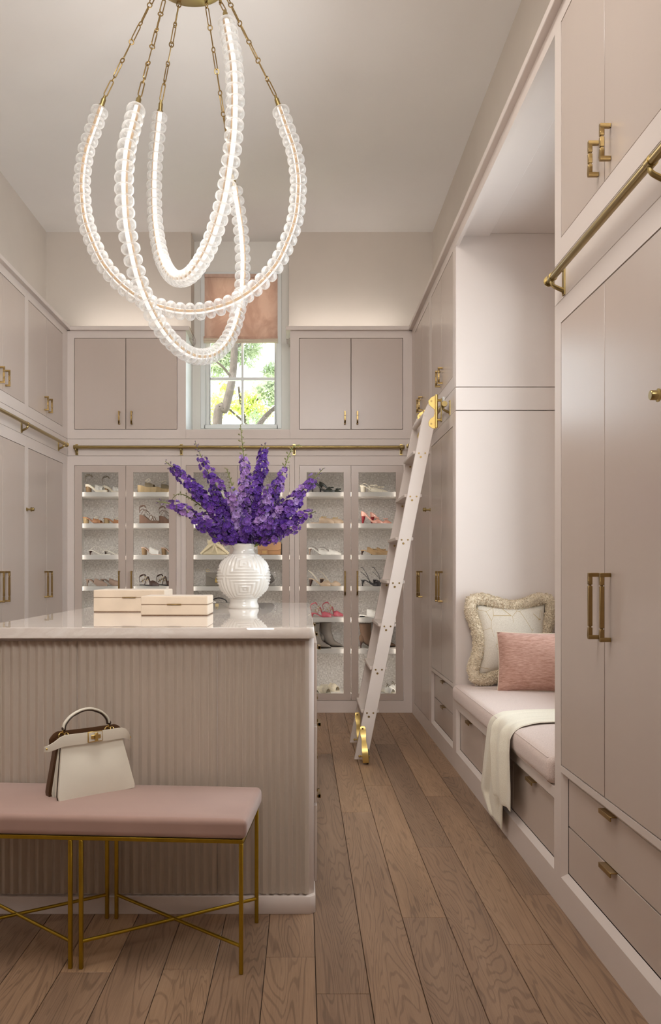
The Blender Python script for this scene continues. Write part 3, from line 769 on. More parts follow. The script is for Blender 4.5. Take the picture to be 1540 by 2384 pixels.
# belt band across the top with wing ends
def band(y0, mat, name, zo=0, wing=1):
    mb = MB(); half_ = [(-.154, -.008, .016, .05), (-.145, -.005, .02, .036), (-.132, .004, .026, .016), (-.116, .015, .033, .003), (-.10, .019, .036, 0)]
    if wing == 0: half_ = [(-.132, .006, .016, -.004), (-.124, .012, .024, -.002), (-.116, .016, .03, 0), (-.108, .018, .034, 0), (-.10, .019, .036, 0)]
    st = half_ + [(0, .018, .036, -.002)] + [(-x, z, h, y) for x, z, h, y in half_[::-1]]
    rows = []
    for (x, zc, hh, yb) in st:
        y = y0 + yb * .75; z = BH - .004 + zc + zo
        rows.append([(x, y, z - hh / 2), (x, y - .002, z), (x, y, z + hh / 2), (x, y + .004, z + hh / 2), (x, y + .004, z - hh / 2)])
    mb.grid(rows, cu=True); mb.f.append((0, 1, 2, 3, 4)); mb.f.append(tuple(50 + k for k in range(5)))
    return mb.build(name, mat, bag)
band(-.024, HBW, 'belt')
band(.03, HBB, 'back_belt', .004, 0)
for s in (-1, 1): MB().ell((s * .149, .008, BH - .010), .004, .004, .004, 8, 6).build('stud', BRIGHT, bag)
# clasp
cl = MB().box(-.026, .026, -.0315, -.027, BH + .0, BH + .034).build('clasp_plate', BRIGHT, bag, bevel=.001)
MB().box(-.0235, .0235, -.0325, -.031, BH + .0025, BH + .0315).build('plate_inlay', HBW, cl, bevel=.0006)
MB().box(-.017, .017, -.037, -.0322, BH + .011, BH + .023).build('turn_bar', BRIGHT, cl, bevel=.0012)
MB().box(-.0055, .0055, -.042, -.0365, BH + .003, BH + .031).build('turn_lock', BRIGHT, cl, bevel=.0015)
# handle arch, its ends and rings
hp = [(-.083, .03, BH + .042), (-.079, .03, BH + .06), (-.056, .03, BH + .083), (-.02, .03, BH + .098), (.015, .03, BH + .099), (.05, .03, BH + .086), (.074, .03, BH + .064), (.08, .03, BH + .045)]
mb = MB().tube(catmull(hp, 6), .0068, 10, flat=.62); hd = mb.build('handle', HBW, bag)
mb = MB().tube([(p.x * .94, p.y, p.z - .0052 if abs(p.x) < .05 else p.z - .004) for p in catmull(hp, 6)], .0055, 8, flat=.5); mb.build('handle_underside', HBE, hd)
for s in (-1, 1):
    x = s * .082
    MB().ell((x, .03, BH + .044), .007, .007, .008, 10, 6).build('handle_cap', HBE, hd)
    mb = MB()
    for c, R_, tl in (((x - s * .0, .03, BH + .034), .009, 0), ((x - .009, .027, BH + .022), .011, 1), ((x + .008, .024, BH + .024), .006, 2)):
        pts = [(c[0] + R_ * math.cos(a) * (1 if tl != 0 else .45), c[1] + (R_ * .7 * math.sin(a) if tl == 2 else .3 * R_ * math.cos(a)), c[2] + R_ * math.sin(a)) for a in [2 * PI * k / 18 for k in range(18)]]
        mb.tube(pts, .002, 6, closed=True)
    mb.build('ring', BRIGHT, bag)

# ================================================================ keepsake boxes on the worktop
SUEDE = M('cream_suede', (216, 198, 176), .7, var=.05, vs=14, sheen=.3)
SUEDED = M('box_edge', (128, 98, 72), .7)
def kbox(label, x0, x1, yf, dep, h, seam, tabw):
    t = thing('keepsake_box', label, 'box', ((x0 + x1) / 2, yf + dep / 2, 1.0), group='cream boxes on the island')
    hx = (x1 - x0) / 2; hy = dep / 2
    rbox(MB(), hx - .002, hy - .002, .0015, .001, 2, None, (0, 0, .0015)).build('base', SUEDED, t)
    MB().box(-hx, hx, -hy, hy, .003, seam - .0007).build('body', SUEDE, t, bevel=.005, seg=3, ang=12)
    MB().box(-hx + .002, hx - .002, -hy + .002, hy - .002, seam - .001, seam + .001).build('seam', SUEDED, t)
    MB().box(-hx, hx, -hy, hy, seam + .0007, h).build('lid', SUEDE, t, bevel=.005, seg=3, ang=12)
    MB().box(-tabw / 2, tabw / 2, -hy - .006, -hy + .002, seam + .0, seam + .003).build('tab', BRASS, t, bevel=.0008)
kbox('larger cream suede box with brass tab, farther back on the island', -.982, -.648, 4.02, .25, .105, .068, .064)
kbox('smaller cream suede box with brass tab, at the front of the island', -.702, -.412, 3.71, .23, .085, .048, .062)

# ================================================================ white relief vase
VASEM = M('white_glaze', (212, 208, 201), .16, var=.01, coat=.4)
VX, VY, VZ = -.307, 4.44, 1.0
vase = thing('vase', 'round white ceramic vase with square spiral relief on the island', 'vase', (VX, VY, VZ))
RV, CZ = .136, .165
rows = []; NU, NV = 200, 120
def vrelief(th, ph):
    u = ((th / (PI / 2)) % 1) * 2 - 1; lim = 1.02
    v = ph / lim
    if abs(v) > 1: return 0
    vv = (abs(v) * 2 - 1) if v > 0 else (abs(v) * 2 - 1)
    d = max(abs(u), abs(vv))
    return .0052 * (.5 - .5 * math.cos(2 * PI * (d * 4.5 + .5))) ** .8
th0 = math.radians(-90 - 45 + 6)
for j in range(NV + 1):
    ph = lerp(-.985, 1.12, j / NV); row = []
    for i in range(NU):
        th = 2 * PI * i / NU
        r = RV + vrelief(th - th0, ph)
        row.append((r * math.cos(ph) * math.cos(th), r * math.cos(ph) * math.sin(th), CZ + r * math.sin(ph) * .97))
    rows.append(row)
MB().grid(rows, cu=True).build('vase_body', VASEM, vase, ang=180)
MB().lathe([(.02, 0), (.076, 0), (.0785, .004), (.0785, .013), (.076, .021), (.0715, .03), (.0705, .038), (.073, .047), (.0755, .0565)], 48).build('vase_foot', VASEM, vase, ang=60)
MB().lathe([(.0605, .283), (.0555, .292), (.052, .298), (.053, .306), (.060, .318), (.0645, .326), (.0645, .331), (.061, .333), (.056, .326), (.047, .308), (.047, .29), (.05, .25)], 48).build('vase_neck', VASEM, vase, ang=60)

# ================================================================ chandelier
ch = thing('chandelier', 'chandelier of three looping strands of clear glass beads hung on brass chains', 'chandelier', (-.552, 4.2, ZC))
MB().lathe([(0, -.056), (.168, -.056), (.175, -.052), (.176, -.0), (0, 0)], 64).build('canopy', BRASS2, ch)
gl_d = bpy.data.lights.new('chandelier_glow', 'POINT'); gl_d.energy = 10; gl_d.shadow_soft_size = .28; gl_d.color = (1, .95, .9)
gl_o = bpy.data.objects.new('chandelier_glow', gl_d); COL.objects.link(gl_o); gl_o.parent = ch; gl_o.location = (0, 0, -1.2)
K = .965
half = [(-.452, 0), (-.49, -.11), (-.526, -.217), (-.545, -.33), (-.548, -.42), (-.535, -.554), (-.497, -.674), (-.435, -.80), (-.337, -.909), (-.222, -.985), (-.1, -1.025), (0, -1.036)]
prof = [(x * K, z * K) for x, z in half] + [(-x * K, z * K) for x, z in half[-2::-1]]
bead_me = MB().lathe([(.0425 * max(0, 1 - abs(z / .0276) ** 2.7) ** .45, z) for z in [.0262 * math.sin(PI / 2 * (k / 7 - 1)) for k in range(15)]], 20).mesh('glass_bead', BEAD, recalc=True)
LW = .0029
def linkmesh(L_, W_, name):
    pts = []
    for k in range(9): a = PI * k / 8; pts.append((W_ / 2 * math.cos(a), 0, L_ / 2 - W_ / 2 + W_ / 2 * math.sin(a)))
    for k in range(9): a = PI + PI * k / 8; pts.append((W_ / 2 * math.cos(a), 0, -L_ / 2 + W_ / 2 + W_ / 2 * math.sin(a)))
    return MB().tube(pts, LW, 6, closed=True).mesh(name, BRASS)
long_me = linkmesh(.082, .0165, 'long_link'); ring_me = linkmesh(.0235, .0215, 'ring_link')
for (ang, ze) in ((0, 3.46), (65, 3.25), (-61, 3.64)):
    a = math.radians(ang); du = Vector((math.cos(a), math.sin(a), 0)); nv = Vector((math.sin(a), -math.cos(a), 0))
    st = node('bead_strand', ch); zc = ze - ZC
    fine = catmull([du * x + Vector((0, 0, zc + z)) for x, z in prof], 7)
    ds = [0]
    for p, q2 in zip(fine, fine[1:]): ds.append(ds[-1] + (q2 - p).length)
    Ltot = ds[-1]
    def at(d):
        for i in range(len(ds) - 1):
            if d <= ds[i + 1]:
                t = (d - ds[i]) / (ds[i + 1] - ds[i]); return fine[i].lerp(fine[i + 1], t), (fine[i + 1] - fine[i]).normalized()
        return fine[-1], (fine[-1] - fine[-2]).normalized()
    MB().tube(fine, .0122, 8).build('light_tube', LED, st)
    MB().tube([p + nv * .0142 for p in fine], .0072, 6, flat=.4, up=nv).build('brass_spine', SPINE, st)
    nb = int(Ltot / .0485)
    for k in range(nb):
        p, tg = at((k + .5) * Ltot / nb)
        zax = tg; xax = nv - zax * nv.dot(zax); xax.normalize(); yax = zax.cross(xax)
        Mx = Matrix((xax, yax, zax)).transposed().to_4x4() @ Matrix.Rotation(k * 1.7, 4, 'Z')
        Mx.translation = p
        link('glass_bead', bead_me, st, M=Mx)
    for e in (0, 1):
        p, tg = at(0 if e == 0 else Ltot); out = -tg if e == 0 else tg
        cap = MB(); b0 = p + out * .002
        cap.tube([b0, b0 + out * .006, b0 + out * .0062, b0 + out * .04, b0 + out * .041, b0 + out * .056], [.0165, .0165, .0115, .0115, .0085, .007], 16)
        cap.build('end_cap', BRASS2, st)
        # chain up to the canopy
        rad = Vector((p.x, p.y, 0)).normalized()
        top = rad * .15 + Vector((0, 0, -.058)); bot = b0 + out * .058
        cn = node('chain', ch); vec = top - bot; Lc = vec.length; d = vec.normalized()
        unit = .082 + .0235 - 4 * LW
        nn = max(1, round(Lc / unit)); sc = Lc / (nn * unit)
        zax = d; x0 = Vector((0, 1, 0)).cross(zax).normalized()
        pos = 0
        for k in range(nn):
            for me, ln, rot in ((long_me, .082, .5 + (k * 2.3) % 1.6), (ring_me, .0235, .5 + (k * 2.3) % 1.6 + PI / 2)):
                c = bot + d * (pos + ln / 2 - LW) * sc
                y0 = zax.cross(x0); Mx = Matrix((x0, y0, zax)).transposed().to_4x4() @ Matrix.Rotation(rot, 4, 'Z'); Mx.translation = c
                link('chain_link', me, cn, M=Mx); pos += ln - 2 * LW

# ================================================================ library ladder
YN, YF, ST = 5.337, 5.856, .022
lad = thing('library_ladder', 'blush rolling library ladder leaning on the right cabinets with brass wheels', 'ladder', (.5, 5.6, 0))
def stile(y):
    L0 = lambda z: .318 + .2 * (z - .02)
    pts = [(L0(.02), .02), (L0(2.02), 2.02), (.735, 2.11), (.748, 2.165), (.768, 2.215), (.796, 2.262), (.829, 2.292), (.832, 2.245), (.83, 2.13), (L0(2.06) + .083, 2.06), (L0(.02) + .083, .02)]
    return MB().prism([(x, y, z) for x, z in pts], (0, ST, 0))
for y in (YN, YF): stile(y).build('stile', LADDER, lad, world=True, bevel=.002)
RZ = [.309 + .269 * i for i in range(7)]
for z in RZ:
    xa = .318 + .2 * (z - .02)
    MB().box(xa - .014, xa + .097, YN + ST - .003, YF + .003, z - .004, z + .018).build('tread', LADDER, lad, world=True, bevel=.004)
    for (dx, dz, r) in ((.022, 0, .0055), (.061, 0, .0055), (.033, -.023, .0068)):
        for y, sgn in ((YN, -1), (YF, -1)):
            MB().cyl((xa + dx, y, z + dz), (xa + dx, y + sgn * .002, z + dz), r, n=10).build('screw', BRASS, lad, world=True)
MB().cyl((.762, YN + .005, 2.165), (.762, YF + .015, 2.165), .017, n=16).build('grab_rung', LADDER, lad, world=True)
MB().cyl((.762, YN, 2.165), (.762, YN - .002, 2.165), .0115, n=16).build('rung_plug', LADDER, lad, world=True)
for yo in (0, YF - YN):
    y = YN + yo
    # roller hook at the top
    hk = MB()
    hk.prism([(x, y, z) for x, z in ((.826, 2.285), (.795, 2.268), (.779, 2.248), (.781, 2.226), (.80, 2.208), (.815, 2.195), (.818, 2.175), (.812, 2.15), (.79, 2.135), (.779, 2.113), (.783, 2.092), (.802, 2.078), (.826, 2.074))], (0, -.003, 0))
    h = hk.build('hook_plate', BRIGHT, lad, world=True, bevel=.0008)
    MB().cyl((.828, y - .007, 2.08), (.828, y - .007, 2.285), .009, n=14).build('hinge_barrel', BRIGHT, h, world=True)
    for zz in (2.25, 2.128): MB().cyl((.83, y - .007, zz), (.86, y - .007, zz), .008, n=12).build('hook_arm', BRIGHT, h, world=True)
    MB().box(.855, .861, y - .02, y + .006, 2.115, 2.262).build('roller_bracket', BRASS2, h, world=True, bevel=.002)
    MB().lathe([(0, -.006), (.018, -.006), (.0205, -.004), (.018, 0), (.0205, .004), (.018, .006), (0, .006)], 20, (.871, y - .007, 2.2528), 'x').build('roller', WHITE, h, world=True)
    for (x, z) in ((.797, 2.246), (.797, 2.105)): MB().cyl((x, y - .003, z), (x, y - .006, z), .006, n=10).build('screw', BRASS, h, world=True)
    # floor wheel with brass fender
    st_ = [(.228, .010, 0), (.222, .0155, -.004), (.205, .0185, -.007), (.18, .0175, -.012), (.158, .0135, -.02), (.142, .0135, -.032), (.122, .0165, -.05), (.1, .018, -.064), (.07, .0185, -.073), (.04, .0185, -.075), (.014, .0185, -.066)]
    rows = []
    for (z, hw, dy) in st_:
        x = .37 + (.228 - z) * .07
        rows.append([(x - hw, y + dy - .001, z), (x - hw, y + dy - .005, z), (x + hw, y + dy - .005, z), (x + hw, y + dy - .001, z)])
    mb = MB().grid(rows, cu=True); mb.f += [(0, 1, 2, 3), tuple(40 + k for k in range(4))]
    fe = mb.build('wheel_fender', BRIGHT, lad, world=True)
    mb = MB(); mb.prism([(.3675, y + a, b) for a, b in ((-.02, .14), (-.05, .115), (-.07, .07), (-.074, .04), (-.05, .02), (-.012, .03), (-.005, .08))], (.003, 0, 0)); mb.build('fork', BRIGHT, fe, world=True)
    MB().lathe([(0, -.007), (.04, -.007), (.046, -.004), (.046, .004), (.04, .007), (0, .007)], 32, (.399, y - .026, .0465), 'x').build('wheel', BLACKR, lad, world=True)
    mb = MB().cyl((.345, y - .026, .0465), (.414, y - .026, .0465), .005, n=10); mb.ell((.35, y - .026, .0465), .008, .008, .008, 10, 6)
    mb.build('axle', BRIGHT, lad, world=True)
    MB().cyl((.37, y - .008, .213), (.37, y - .012, .213), .006, n=10).build('screw', BRASS, fe, world=True)

# ================================================================ window seat cushion, pillows, throw
def seatfn(v):
    x, y, z = v
    if z > 0: z += .012 * (1 - (abs(x) / .325) ** 3) * (1 - (abs(y) / 1.0) ** 6)
    return (x - .008 * (1 - (z / .055) ** 2) * (1 if x < 0 else 0), y, z)
sc_ = rbox(MB(), .326, 1.005, .052, .03, 14, seatfn, (1.226, 4.141, .4625))
scu = thing('seat_cushion', 'long pale pink tweed cushion on the window seat', 'cushion', (1.226, 4.141, .41))
sc_.build('cushion_body', CUSH, scu, world=True)
mb = MB()
for z in (.506, .419): mb.tube([(.905, lerp(3.17, 5.11, i / 20), z) for i in range(21)], .003, 6)
mb.build('piping', CUSH, scu, world=True)

# shaggy edged pillow leaning on the alcove end wall
def mat_linen_lines():
    m, N, L, P = nt('linen_gold_lines'); v = coords(N, L)
    vo = N.new('ShaderNodeTexVoronoi'); vo.feature = 'DISTANCE_TO_EDGE'; vo.inputs['Scale'].default_value = 9.5; vo.inputs['Randomness'].default_value = .9
    mp = N.new('ShaderNodeMapping'); mp.inputs['Scale'].default_value = (1, .01, .72); L.new(v, mp.inputs['Vector']); L.new(mp.outputs[0], vo.inputs['Vector'])
    lt = N.new('ShaderNodeMath'); lt.operation = 'LESS_THAN'; lt.inputs[1].default_value = .0075; L.new(vo.outputs['Distance'], lt.inputs[0])
    br = tex_noise(N, L, v, 9, 1); g = N.new('ShaderNodeMath'); g.operation = 'GREATER_THAN'; g.inputs[1].default_value = .47; L.new(br, g.inputs[0])
    an = N.new('ShaderNodeMath'); an.operation = 'MULTIPLY'; L.new(lt.outputs[0], an.inputs[0]); L.new(g.outputs[0], an.inputs[1])
    f = tex_noise(N, L, v, 420, 4, .65); c = ramp(N, L, f, [(.35, lin((200, 188, 170))), (.65, lin((234, 226, 212)))])
    mx = N.new('ShaderNodeMix'); mx.data_type = 'RGBA'; L.new(an.outputs[0], mx.inputs['Factor']); L.new(c, mx.inputs[6]); mx.inputs[7].default_value = (*lin((190, 168, 128)), 1)
    L.new(mx.outputs[2], P.inputs['Base Color']); P.inputs['Roughness'].default_value = .85; bump(N, L, P, f, .4, .0015); return m
LINES = mat_linen_lines()
sp = thing('fringed_pillow', 'cream linen pillow with gold lines and thick shaggy border against the alcove wall', 'pillow', (1.238, 5.018, .535), math.radians(4))
sp.rotation_euler = (math.radians(-11), 0, math.radians(3))
W_, H_ = .41, .40; z0 = .262
mb = pillow(MB(), W_, H_, .13, .06).xf(Matrix.Translation((0, 0, z0))); mb.build('pillow_panel', LINES, sp)
def border(t):
    """closed path round the pillow edge, t in 0..4"""
    k = int(t) % 4; f = t - int(t); s = -1 + 2 * f
    a, b = [(s, 1), (1, -s), (-s, -1), (-1, s)][k]
    x = a * W_ / 2 * (1 - .06 * (1 - b * b)); z = b * H_ / 2 * (1 - .06 * (1 - a * a))
    wob = .022 * math.cos(2 * PI * f) + .006 * math.sin(t * 7.1)
    n = Vector((a if abs(a) > abs(b) - 1e-6 else 0, 0, b if abs(b) > abs(a) - 1e-6 else 0))
    if n.length < 1e-6: n = Vector((a, 0, b))
    n.normalize()
    return Vector((x, 0, z + z0)) + n * (.024 + wob * .75)
bp = [border(4 * i / 96) for i in range(96)]
mb = MB(); mb.tube(bp, .034, 12, closed=True)
r5 = random.Random(5)
for i in range(9000):
    t = r5.random() * 96; k = int(t); p = bp[k].lerp(bp[(k + 1) % 96], t - k)
    tg = (bp[(k + 1) % 96] - bp[k]).normalized()
    d = Vector((r5.gauss(0, 1), r5.gauss(-.2, 1), r5.gauss(0, 1))); d = (d - tg * d.dot(tg) * .7).normalized()
    q0 = p + d * .031; ln = r5.uniform(.005, .012); d2 = (d + Vector((r5.gauss(0, .5), r5.gauss(0, .5), r5.gauss(0, .5) - .3))).normalized()
    s1 = d2.orthogonal().normalized() * .0034; s2 = d2.cross(s1).normalized() * .0034
    tip = q0 + d2 * ln
    mb.add([q0 + s1, q0 - s1 * .5 + s2, q0 - s1 * .5 - s2, tip + s1 * .8, tip - s1 * .4 + s2 * .8, tip - s1 * .4 - s2 * .8], [(0, 1, 4, 3), (1, 2, 5, 4), (2, 0, 3, 5), (3, 4, 5)])
mb.build('shaggy_border', SHAG, sp, kind='stuff', weld=False, recalc=False)

pp = thing('lumbar_pillow', 'dusty pink woven lumbar pillow in front of the shaggy pillow', 'pillow', (1.318, 4.755, .527))
pp.rotation_euler = (math.radians(-14), 0, math.radians(-10))
mb = pillow(MB(), .47, .335, .14, .05).xf(Matrix.Translation((0, 0, .162))); mb.build('pillow_panel', PINKW, pp)
mb = MB(); bb = []
for k in range(4):
    for i in range(14):
        s = -1 + 2 * i / 14; a, b = [(s, 1), (1, -s), (-s, -1), (-1, s)][k]
        bb.append((a * .235 * (1 - .05 * (1 - b * b)), 0.003, b * .1675 * (1 - .05 * (1 - a * a)) + .162))
mb.tube(bb, .0035, 6, closed=True); mb.build('piping', CREAMF, pp)

th = thing('throw_blanket', 'cream knitted throw hanging over the window seat edge onto the drawers', 'throw', (.95, 3.9, .03))
def sheet(name, spec, thick=.006, nv=26, amp=.008, seed=0, freq=3.2, xo=0):
    """spec(s) -> (x, z, y_left, y_right) along the cloth; lateral wrinkles in the face direction"""
    ns = 44; rows = []; nrm = []
    base = []
    for i in range(ns + 1):
        s = i / ns; x, z, ya, yb, fold = spec(s); r_ = []
        for j in range(nv + 1):
            v = j / nv; y = lerp(ya, yb, v)
            wv = amp * fold * (math.sin(v * freq * 2 * PI + seed) + .5 * math.sin(v * freq * 3.7 * PI + 1.3 + s * 2))
            r_.append((x, z, y, wv))
        base.append(r_)
    for i in range(ns + 1):
        a = base[max(i - 1, 0)][0]; b = base[min(i + 1, ns)][0]
        t = Vector((b[0] - a[0], b[1] - a[1])); t.normalize(); n = Vector((t.y, -t.x))   # outward for a path running -x then down
        if n.x > 0: n = Vector((t.y, -t.x))
        rows.append([Vector((p[0] + n.x * -1 * 0 + (-abs(n.x)) * p[3] - 0, p[2], p[1] + abs(n.y) * abs(p[3]) * .6)) for p in base[i]])
    lo = [[p + Vector((.5 * thick, 0, -.8 * thick)) for p in r] for r in rows]
    mb = MB(); mb.grid(rows); mb.grid(lo)
    for i in range(ns):
        for j in (0, nv): mb.add([rows[i][j], rows[i + 1][j], lo[i + 1][j], lo[i][j]], [(0, 1, 2, 3)])
    for j in range(nv):
        for i in (0, ns): mb.add([rows[i][j], rows[i][j + 1], lo[i][j + 1], lo[i][j]], [(0, 1, 2, 3)])
    return mb.build(name, KNIT, th, world=True, ang=70)
def zt(x): return .5145 + .012 * (1 - min(1, abs(x - 1.226) / .325) ** 3) + .006
def under(s):
    k = [(0, 1.5, zt(1.5), 4.12, 3.84, .25), (.14, 1.25, zt(1.25), 4.11, 3.82, .3), (.28, 1.05, zt(1.05), 4.10, 3.80, .4), (.36, .95, zt(.95), 4.08, 3.77, .5), (.4, .912, .512, 4.07, 3.76, .6), (.44, .893, .495, 4.07, 3.75, .9), (.5, .886, .45, 4.10, 3.75, 1.2), (.75, .885, .22, 4.21, 3.77, 1.3), (.9, .886, .12, 4.27, 3.80, 1.1), (1, .887, .045, 4.1, 3.82, .8)]
    return interp(k, s)
def over(s):
    k = [(0, 1.5, zt(1.5) + .007, 4.06, 3.80, .3), (.16, 1.25, zt(1.25) + .007, 4.04, 3.77, .3), (.3, 1.02, zt(1.02) + .007, 4.0, 3.74, .4), (.38, .94, zt(.94) + .006, 3.97, 3.69, .5), (.44, .90, .516, 3.95, 3.66, .8), (.49, .876, .49, 3.93, 3.64, 1.1), (.6, .866, .42, 3.91, 3.62, 1.4), (.85, .864, .27, 3.89, 3.60, 1.3), (1, .866, .185, 3.88, 3.61, .9)]
    return interp(k, s)
sheet('under_fold', under, amp=.007, seed=.4, freq=2.2)
sheet('over_fold', over, amp=.008, seed=1.9, freq=1.7)
# ================================================================ delphiniums
def petal_mat(name, c0, c1, c2):
    m, N, L, P = nt(name); oi = N.new('ShaderNodeObjectInfo')
    v = coords(N, L); f = tex_noise(N, L, v, 60, 3)
    gr = N.new('ShaderNodeSeparateXYZ'); tc = N.new('ShaderNodeTexCoord'); L.new(tc.outputs['Object'], gr.inputs[0])
    a = ramp(N, L, f, [(.3, lin(c0)), (.7, lin(c1))])
    mx = N.new('ShaderNodeMix'); mx.data_type = 'RGBA'; L.new(oi.outputs['Random'], mx.inputs['Factor']); L.new(a, mx.inputs[6]); mx.inputs[7].default_value = (*lin(c2), 1)
    L.new(mx.outputs[2], P.inputs['Base Color']); P.inputs['Roughness'].default_value = .6
    P.inputs['Sheen Weight'].default_value = .2
    P.inputs['Transmission Weight'].default_value = 0
    return m
PET = {'d': petal_mat('petal_deep', (60, 14, 118), (96, 38, 160), (72, 18, 124)),
       'm': petal_mat('petal_mid', (88, 44, 142), (128, 82, 178), (100, 48, 144)),
       'l': petal_mat('petal_lavender', (132, 100, 170), (184, 158, 208), (148, 106, 172))}
BUDM = M('bud', (112, 96, 112), .6, var=.25, vs=60)
BUDG = M('bud_green', (128, 126, 86), .6, var=.25, vs=60)
STEM = M('flower_stem', (104, 112, 44), .6, var=.15, vs=30)
EYE = M('flower_eye', (158, 138, 150), .6)
def floret_mesh(name, mat, seed):
    r = random.Random(seed); mb = MB()
    def petal(a, l, w, z0, z1, tw):
        ca, sa = math.cos(a), math.sin(a)
        def P(u, v, z): return (ca * u - sa * v, sa * u + ca * v, z)
        j = lambda s: r.uniform(-s, s)
        mb.add([P(.04, 0, 0), P(l * .5, -w * .8, z0 + tw), P(l * .55, 0, z0 * .7 - .03), P(l * .5, w * .8, z0 - tw), P(l * .9, -w * .7 + j(.05), z1 + j(.06)), P(l, j(.06), z1 * .8), P(l * .9, w * .7 + j(.05), z1 + j(.06))],
               [(0, 1, 2), (0, 2, 3), (1, 4, 5, 2), (2, 5, 6, 3)])
    for k in range(5): petal(2 * PI * k / 5 + r.uniform(-.15, .15), .52, .27, .10, r.uniform(.02, .22), .04)
    for k in range(5): petal(2 * PI * (k + .5) / 5 + r.uniform(-.2, .2), .36, .2, .18, r.uniform(.2, .36), .03)
    me = mb.mesh(name, mat, weld=False, recalc=False, ang=60)
    me.materials.append(EYE)
    b = bmesh.new(); b.from_mesh(me)
    vs = [b.verts.new((0.055 * math.cos(k * PI / 3), .055 * math.sin(k * PI / 3), .16)) for k in range(6)] + [b.verts.new((0, 0, .24))]
    for k in range(6):
        f = b.faces.new((vs[k], vs[(k + 1) % 6], vs[6])); f.material_index = 1
    b.to_mesh(me); b.free(); return me
FLO = {k: [floret_mesh('floret', m, 11 * i + ord(k)) for i in range(3)] for k, m in PET.items()}
def px2w(px, py, Y): return Vector(((px - 706) * Y / F_PX, Y, 1.2 - (py - 1326) * Y / F_PX))
rf = random.Random(21)
def delphinium(label, pts, dy, cols, f0, f1, green=False, dens=1.0, grp='delphiniums in the white vase', size=.046):
    path = []
    n = len(pts) - 1
    for i, (x, y) in enumerate(pts): path.append(px2w(x, y, VY + dy * (i / n) ** 1.1))
    path[0] = Vector((lerp(VX, path[0].x, .6), VY + dy * .1, 1.30))
    path = [Vector((lerp(VX, path[0].x, .3), VY, 1.20))] + path
    c = catmull(path, 10); off = path[0].copy()
    t = thing('delphinium', label, 'flower', off, group=grp)
    cl = [p - off for p in c]
    MB().tube(cl, [lerp(.0042, .0016, i / (len(cl) - 1)) for i in range(len(cl))], 6).build('stem', STEM, t)
    ds = [0]
    for a, b in zip(cl, cl[1:]): ds.append(ds[-1] + (b - a).length)
    # fractions count from the vase mouth
    s0 = ds[10]; Lw = ds[-1] - s0
    def at(f):
        d = s0 + f * Lw
        for i in range(len(ds) - 1):
            if d <= ds[i + 1] + 1e-9:
                u = (d - ds[i]) / max(ds[i + 1] - ds[i], 1e-9); return cl[i].lerp(cl[i + 1], u), (cl[i + 1] - cl[i]).normalized()
        return cl[-1], (cl[-1] - cl[-2]).normalized()
    f = f0; k = 0; step = .0078 / dens / Lw
    while f < f1:
        p, tg = at(f); a = k * 2.4 + rf.uniform(-.4, .4)
        o1 = tg.orthogonal().normalized(); o2 = tg.cross(o1)
        rad = (o1 * math.cos(a) + o2 * math.sin(a)); nz = (rad + tg * .25 + Vector((0, -.25, .1))).normalized()
        taper = 1 - .35 * max(0, (f - f0) / (f1 - f0)) ** 2
        sz = size * taper * rf.uniform(.82, 1.18)
        q = p + rad * (.029 * taper * rf.uniform(.5, 1.2))
        zx = nz; xx = zx.orthogonal().normalized(); yy = zx.cross(xx)
        Mx = Matrix((xx, yy, zx)).transposed().to_4x4() @ Matrix.Rotation(rf.uniform(0, 6), 4, 'Z') @ Matrix.Scale(sz, 4); Mx.translation = q
        if (q + off).z > 1.343: link('floret', rf.choice(FLO[rf.choice(cols)]), t, M=Mx)
        f += step * rf.uniform(.8, 1.2); k += 1
    mb = MB(); nb = 0; f = f1
    while f < 1.0:
        p, tg = at(f); a = nb * 2.1 + rf.uniform(-.5, .5)
        o1 = tg.orthogonal().normalized(); o2 = tg.cross(o1); rad = (o1 * math.cos(a) + o2 * math.sin(a) + tg * .7).normalized()
        ln = lerp(.02, .008, (f - f1) / max(1 - f1, 1e-6)) * rf.uniform(.8, 1.3); e = p + rad * ln
        mb.tube([p, e], .0008, 4); r = lerp(.0062, .0034, (f - f1) / max(1 - f1, 1e-6)) * rf.uniform(.8, 1.2)
        ax = rad; x1 = ax.orthogonal().normalized(); y1 = ax.cross(x1)
        bb = MB().ell((0, 0, 0), r * .75, r * .75, r * 1.35, 6, 5).xf(Matrix.Translation(e) @ Matrix((x1, y1, ax)).transposed().to_4x4()); mb.add(bb.v, bb.f)
        f += .011 / Lw; nb += 1
    if nb: mb.build('buds', BUDG if green else BUDM, t, weld=False)
    return t
LOWG = 'short low delphiniums'
delphinium('long violet delphinium spike reaching furthest to the upper left', [(562, 1266), (500, 1190), (435, 1118), (385, 1074)], -.05, 'dddm', .06, .92, dens=1.15)
delphinium('loose purple delphinium spike rising left of the tallest one, buds on top', [(565, 1264), (525, 1170), (483, 1095), (455, 1030)], .08, 'dmm', .1, .86, dens=.8)
delphinium('tallest delphinium spike with a bare green tip in front of the window', [(572, 1262), (574, 1150), (567, 1060), (560, 988)], 0, 'llm', .12, .74, True)
delphinium('dense deep violet delphinium spike just right of the tallest one', [(582, 1264), (598, 1150), (608, 1090), (618, 1032)], .05, 'ddm', .08, .94, dens=1.25)
delphinium('pale delphinium spike with a nodding green tip before the brass rail', [(590, 1264), (636, 1160), (664, 1085), (682, 1042), (702, 1038)], .1, 'llm', .1, .72, True, .8)
delphinium('purple delphinium spike reaching up right across the shoe cabinet', [(594, 1266), (662, 1188), (714, 1132), (754, 1090)], -.05, 'mml', .1, .88)
delphinium('purple delphinium spike pointing right at mid height', [(596, 1270), (650, 1228), (698, 1206), (736, 1190)], -.1, 'mmd', .06, .92)
